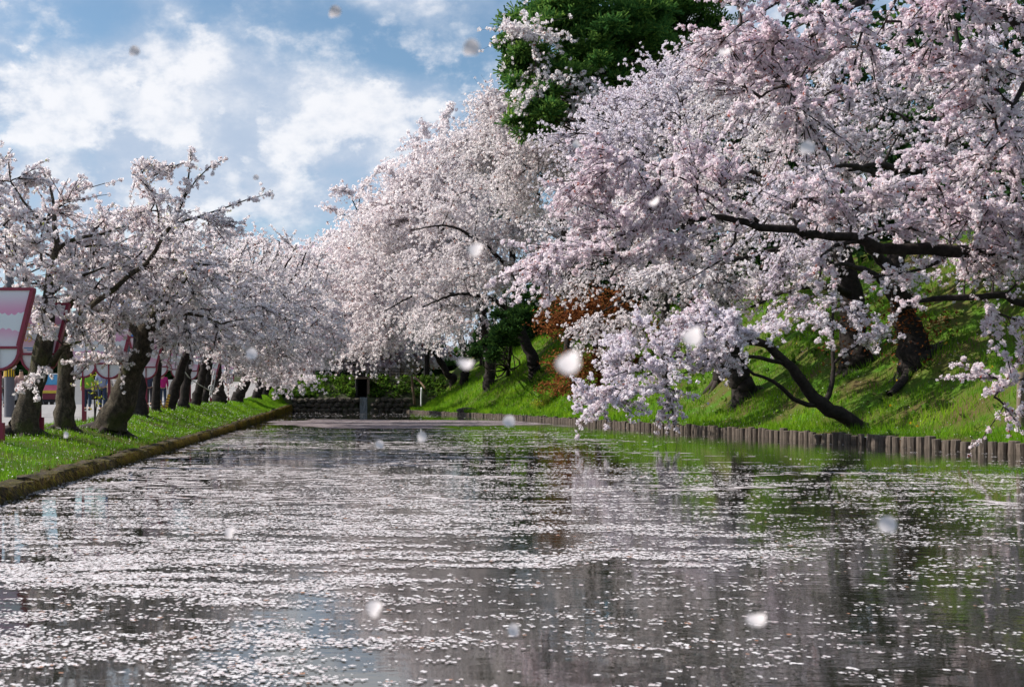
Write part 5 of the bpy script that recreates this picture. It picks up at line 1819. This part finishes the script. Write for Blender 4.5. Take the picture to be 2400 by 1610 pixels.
# blue building glimpsed through the left crowns
X, Y = (285 - CX) / FPX * 90, 90.0
bb = empty('building', (X, Y, 1.0), 'blue walled building glimpsed through the left crowns', 'building')
M_BLD = simple('blue_wall', (0.05, 0.19, 0.48), 0.7, 0.1, 1)
bm = bmesh.new()
add_box(bm, (0, 3, 6.2), (2.6, 6, 12.4))
bm_obj('wall', bm, M_BLD, bb)
bm = bmesh.new()
add_box(bm, (0, 3, 12.5), (2.9, 6.3, 0.25))
bm_obj('roof', bm, M_CONC, bb)
for r_ in range(3):
    for c_ in range(2):
        bm = bmesh.new()
        add_box(bm, (-0.6 + c_ * 1.2, -0.02, 2.0 + r_ * 2.6), (0.8, 0.1, 1.1))
        wf = bm_obj('window', bm, M_WPAINT, bb)
        bm = bmesh.new()
        add_box(bm, (-0.6 + c_ * 1.2, -0.05, 2.0 + r_ * 2.6), (0.66, 0.1, 0.96))
        bm_obj('pane', bm, M_GLASS, wf)

# ------------------------------------------------------------------ people
def person(px, Y, top_m, leg_m, label, facing=0.0, height=1.68, zg=None, hair=M_HAIR, bag=None, arm_m=None, stride=0.16, z_road=False):
    X = (px - CX) / FPX * Y
    if zg is None:
        zg = float(left_z(np.float64(X), np.float64(Y))) + 0.02
    root = empty('person', (X, Y, zg), label, 'person', None, facing)
    k_ = height / 1.7

    def skin_mesh(name, verts, edges, radii, m_, root_v=0, sub=2):
        me = bpy.data.meshes.new(name)
        me.from_pydata([Vector(v) * k_ for v in verts], edges, [])
        o = bpy.data.objects.new(name, me)
        C.objects.link(o)
        o.parent = root
        md = o.modifiers.new('skin', 'SKIN')
        md.use_smooth_shade = True
        for i, r_ in enumerate(radii):
            sv = me.skin_vertices[0].data[i]
            sv.radius = (r_[0] * k_, r_[1] * k_) if isinstance(r_, tuple) else (r_ * k_, r_ * k_)
            sv.use_root = (i == root_v)
        s2 = o.modifiers.new('sub', 'SUBSURF')
        s2.levels = s2.render_levels = sub
        me.materials.append(m_)
        return o
    a = stride
    # the body: one continuous figure, pelvis first
    V = [(0, 0, .95), (0, 0, 1.15), (0, 0, 1.36), (0, 0, 1.46), (0, .01, 1.56), (0, .0, 1.66),
         (-.09, 0, .88), (-.10, a * .5, .48), (-.10, a, .08), (-.10, a - .14, .04),
         (.09, 0, .88), (.10, -a * .35, .48), (.10, -a, .08), (.10, -a - .14, .04),
         (-.18, 0, 1.40), (-.23, -a * .5, 1.14), (-.24, -a, .92), (-.24, -a - .03, .82),
         (.18, 0, 1.40), (.23, a * .5, 1.14), (.24, a, .92), (.24, a - .03, .82)]
    E = [(0, 1), (1, 2), (2, 3), (3, 4), (4, 5), (0, 6), (6, 7), (7, 8), (8, 9), (0, 10), (10, 11), (11, 12), (12, 13),
         (2, 14), (14, 15), (15, 16), (16, 17), (2, 18), (18, 19), (19, 20), (20, 21)]
    Rr = [(.13, .10), (.12, .09), (.14, .10), .055, (.075, .09), (.06, .07), .085, .058, .04, .035, .085, .058, .04, .035, .055, .042, .032, .03, .055, .042, .032, .03]
    skin_mesh('body', V, E, Rr, M_SKIN)
    # clothes follow the body
    V2 = [(0, 0, .90), (0, 0, 1.12), (0, 0, 1.34), (0, 0, 1.44)] + [(-.18, 0, 1.40), (-.235, -a * .5, 1.14), (-.245, -a * .9, .97), (.18, 0, 1.40), (.235, a * .5, 1.14), (.245, a * .9, .97)]
    E2 = [(0, 1), (1, 2), (2, 3), (2, 4), (4, 5), (5, 6), (2, 7), (7, 8), (8, 9)]
    skin_mesh('jacket', V2, E2, [(.165, .13), (.16, .125), (.17, .125), .07, .075, .06, .05, .075, .06, .05], top_m, 1)
    V3 = [(0, 0, .96), (-.09, 0, .86), (-.10, a * .5, .48), (-.10, a * .97, .12), (.09, 0, .86), (.10, -a * .35, .48), (.10, -a * .97, .12)]
    E3 = [(0, 1), (1, 2), (2, 3), (0, 4), (4, 5), (5, 6)]
    skin_mesh('trousers', V3, E3, [(.145, .115), .10, .075, .06, .10, .075, .06], leg_m)
    V4 = [(0, .03, 1.60), (0, .02, 1.69)]
    skin_mesh('hair', V4, [(0, 1)], [(.085, .095), (.07, .085)], hair)
    bm = bmesh.new()
    for sx in (-1, 1):
        yy_ = a if sx < 0 else -a
        add_box(bm, (sx * .10 * k_, (yy_ - .07) * k_, .035), (.10, .25, .07))
    bmesh.ops.bevel(bm, geom=bm.edges[:], offset=0.02, segments=2, affect='EDGES')
    bm_obj('shoes', bm, M_WPAINT if bag else M_BLACK, root)
    if bag:
        bg_ = empty('bag', (X + 0.30 * math.cos(facing), Y + 0.3 * math.sin(facing), zg + 0.78 * k_), bag[1], 'bag')
        bm = bmesh.new()
        add_box(bm, (0, 0, 0.12), (0.34, 0.14, 0.28))
        for v in bm.verts:
            if v.co.z > 0.2:
                v.co.x *= 0.75
        bmesh.ops.bevel(bm, geom=bm.edges[:], offset=0.03, segments=2, affect='EDGES')
        bm_obj('pouch', bm, bag[0], bg_)
        T_ = Tubes()
        T_.add([(-.1, 0, .25), (-.06, 0, .45), (.06, 0, .45), (.1, 0, .25)], [0.012] * 4, 5)
        T_.build('strap', bag[0], bg_)
    return root


cl = lambda n_, c: simple(n_, c, 0.85, 0.2, 6)
J_DENIM = cl('dark_denim', (0.018, 0.035, 0.075))
J_BLACK = cl('black_cloth', (0.02, 0.02, 0.024))
person(205, 46, cl('lime_jacket', (0.20, 0.42, 0.03)), J_DENIM, 'person in a lime green jacket and dark jeans walking away along the path', 0.1)
person(240, 45, cl('grey_blue_shirt', (0.24, 0.28, 0.40)), J_DENIM, 'person in a grey blue shirt and dark jeans beside the person in green', -0.1, 1.78, stride=0.10)
person(272, 47, cl('pale_coat', (0.55, 0.50, 0.48)), J_BLACK, 'person in a pale coat behind the thick leaning trunk', 2.9, 1.62, bag=(cl('beige_canvas', (0.55, 0.47, 0.35)), 'beige cloth bag held by the person in the pale coat'))
person(50, 40, cl('plaid_shirt', (0.30, 0.17, 0.16)), J_BLACK, 'person in a checked reddish shirt left of the mossy leaning trunk', 3.0, 1.62)
person(382, 55, cl('magenta_jacket', (0.42, 0.01, 0.16)), J_DENIM, 'person in a magenta jacket behind the grey trunk', 0.2, 1.66)
person(350, 56, cl('navy_coat', (0.02, 0.03, 0.06)), J_BLACK, 'person in a navy coat just left of the slim straight trunk', 0.0, 1.70)
person(12, 52, J_BLACK, J_BLACK, 'person in black by the grey striped pole', 2.6, 1.7)
person(880, 144.5, cl('brown_red_coat', (0.22, 0.07, 0.05)), J_BLACK, 'person in a brown red coat walking along the weir fence', 1.5, 1.65, zg=4.6, bag=(J_BLACK, 'dark bag carried by the person on the weir'))
person(691, 145, cl('blue_coat', (0.04, 0.12, 0.28)), J_BLACK, 'person in a blue coat at the left end of the weir', -1.4, 1.65, zg=4.6)

# ------------------------------------------------------------------ petals in the air, close to the lens
air = [(785, 28, 13, 1.0, 'in the blue sky near the top edge'), (315, 120, 11, 1.0, 'in the blue sky above the left cloud bank'), (1105, 112, 18, 1.1, 'in the blue sky left of the pine'),
       (600, 416, 6, 1.0, 'small against pale cloud above the left trees'), (1700, 122, 15, 0.6, 'in front of the upper pink blossom'), (1350, 338, 9, 1.3, 'in front of crowns below the pine'),
       (1892, 345, 14, 1.0, 'in front of the big lilac crown'), (1535, 473, 13, 0.7, 'above the tip of the thick bare bough'), (1115, 586, 17, 0.85, 'in front of the middle of the far right crowns'),
       (590, 828, 12, 1.1, 'in front of low blossom of the left row'), (1092, 853, 19, 0.55, 'in front of blossom near the low fir'), (1335, 850, 28, 0.85, 'the largest one, over the orange maple'),
       (1624, 789, 20, 0.95, 'over the boughs of the slanting cherry'), (1193, 985, 12, 1.0, 'at the far log edge'), (989, 1022, 11, 1.2, 'over the far water right of centre'),
       (890, 1040, 9, 1.1, 'over the far water below the weir'), (155, 1018, 7, 1.2, 'over the left grass bank'), (540, 1248, 13, 0.9, 'over the white petal drift'),
       (2080, 1226, 18, 1.1, 'over the green reflection on the right'), (878, 1425, 19, 0.85, 'over the blue sky reflection'), (1203, 1473, 14, 1.3, 'over grey water at bottom centre'), (1773, 1452, 21, 0.6, 'over grey water at lower right')]
M_AIRP = leafy('air_petal', [(0, (0.93, 0.86, 0.89)), (1, (0.93, 0.86, 0.89))], 0.4)
for i, (px, py, rp_, asp, lab) in enumerate(air):
    d = FPX * 0.0075 / rp_
    c = at(px, py, d)
    g2 = np.random.default_rng(900 + i)
    bm = bmesh.new()
    ring = []
    nseg = 10
    cen = bm.verts.new((0, 0, 0))
    for q in range(nseg):
        a_ = q * 2 * math.pi / nseg
        r_ = 0.0092 * (1 + 0.15 * math.cos(a_)) * (0.80 if q == 0 else 1)
        ring.append(bm.verts.new((r_ * math.cos(a_), r_ * math.sin(a_) * (asp if asp < 1 else 1 / asp), 0.0022 * (math.cos(2 * a_) + 0.6))))
    for q in range(nseg):
        bm.faces.new((cen, ring[q], ring[(q + 1) % nseg]))
    o = bm_obj('falling_petal', bm, M_AIRP, smooth=True)
    o.location = Vector(c)
    o.rotation_euler = (R(60) + g2.normal(0, 0.15), g2.uniform(-0.5, 0.5) if asp < 1 else R(90), -0.75 + g2.normal(0, 0.15))
    tag(o, 'blurred white petal drifting ' + lab, 'petal', 'petals drifting in the air')

tris = 0
for o in C.objects:
    if o.type == 'MESH':
        tris += sum(1 for _ in ()) + len(o.data.loops) - 2 * len(o.data.polygons)
print('TRIS', tris, 'objects', len(C.objects))
import collections
cc_ = collections.Counter()
for o in C.objects:
    if o.type == 'MESH':
        cc_[o.name.split('.')[0]] += len(o.data.loops) - 2 * len(o.data.polygons)
print('TRISBY', cc_.most_common(14))
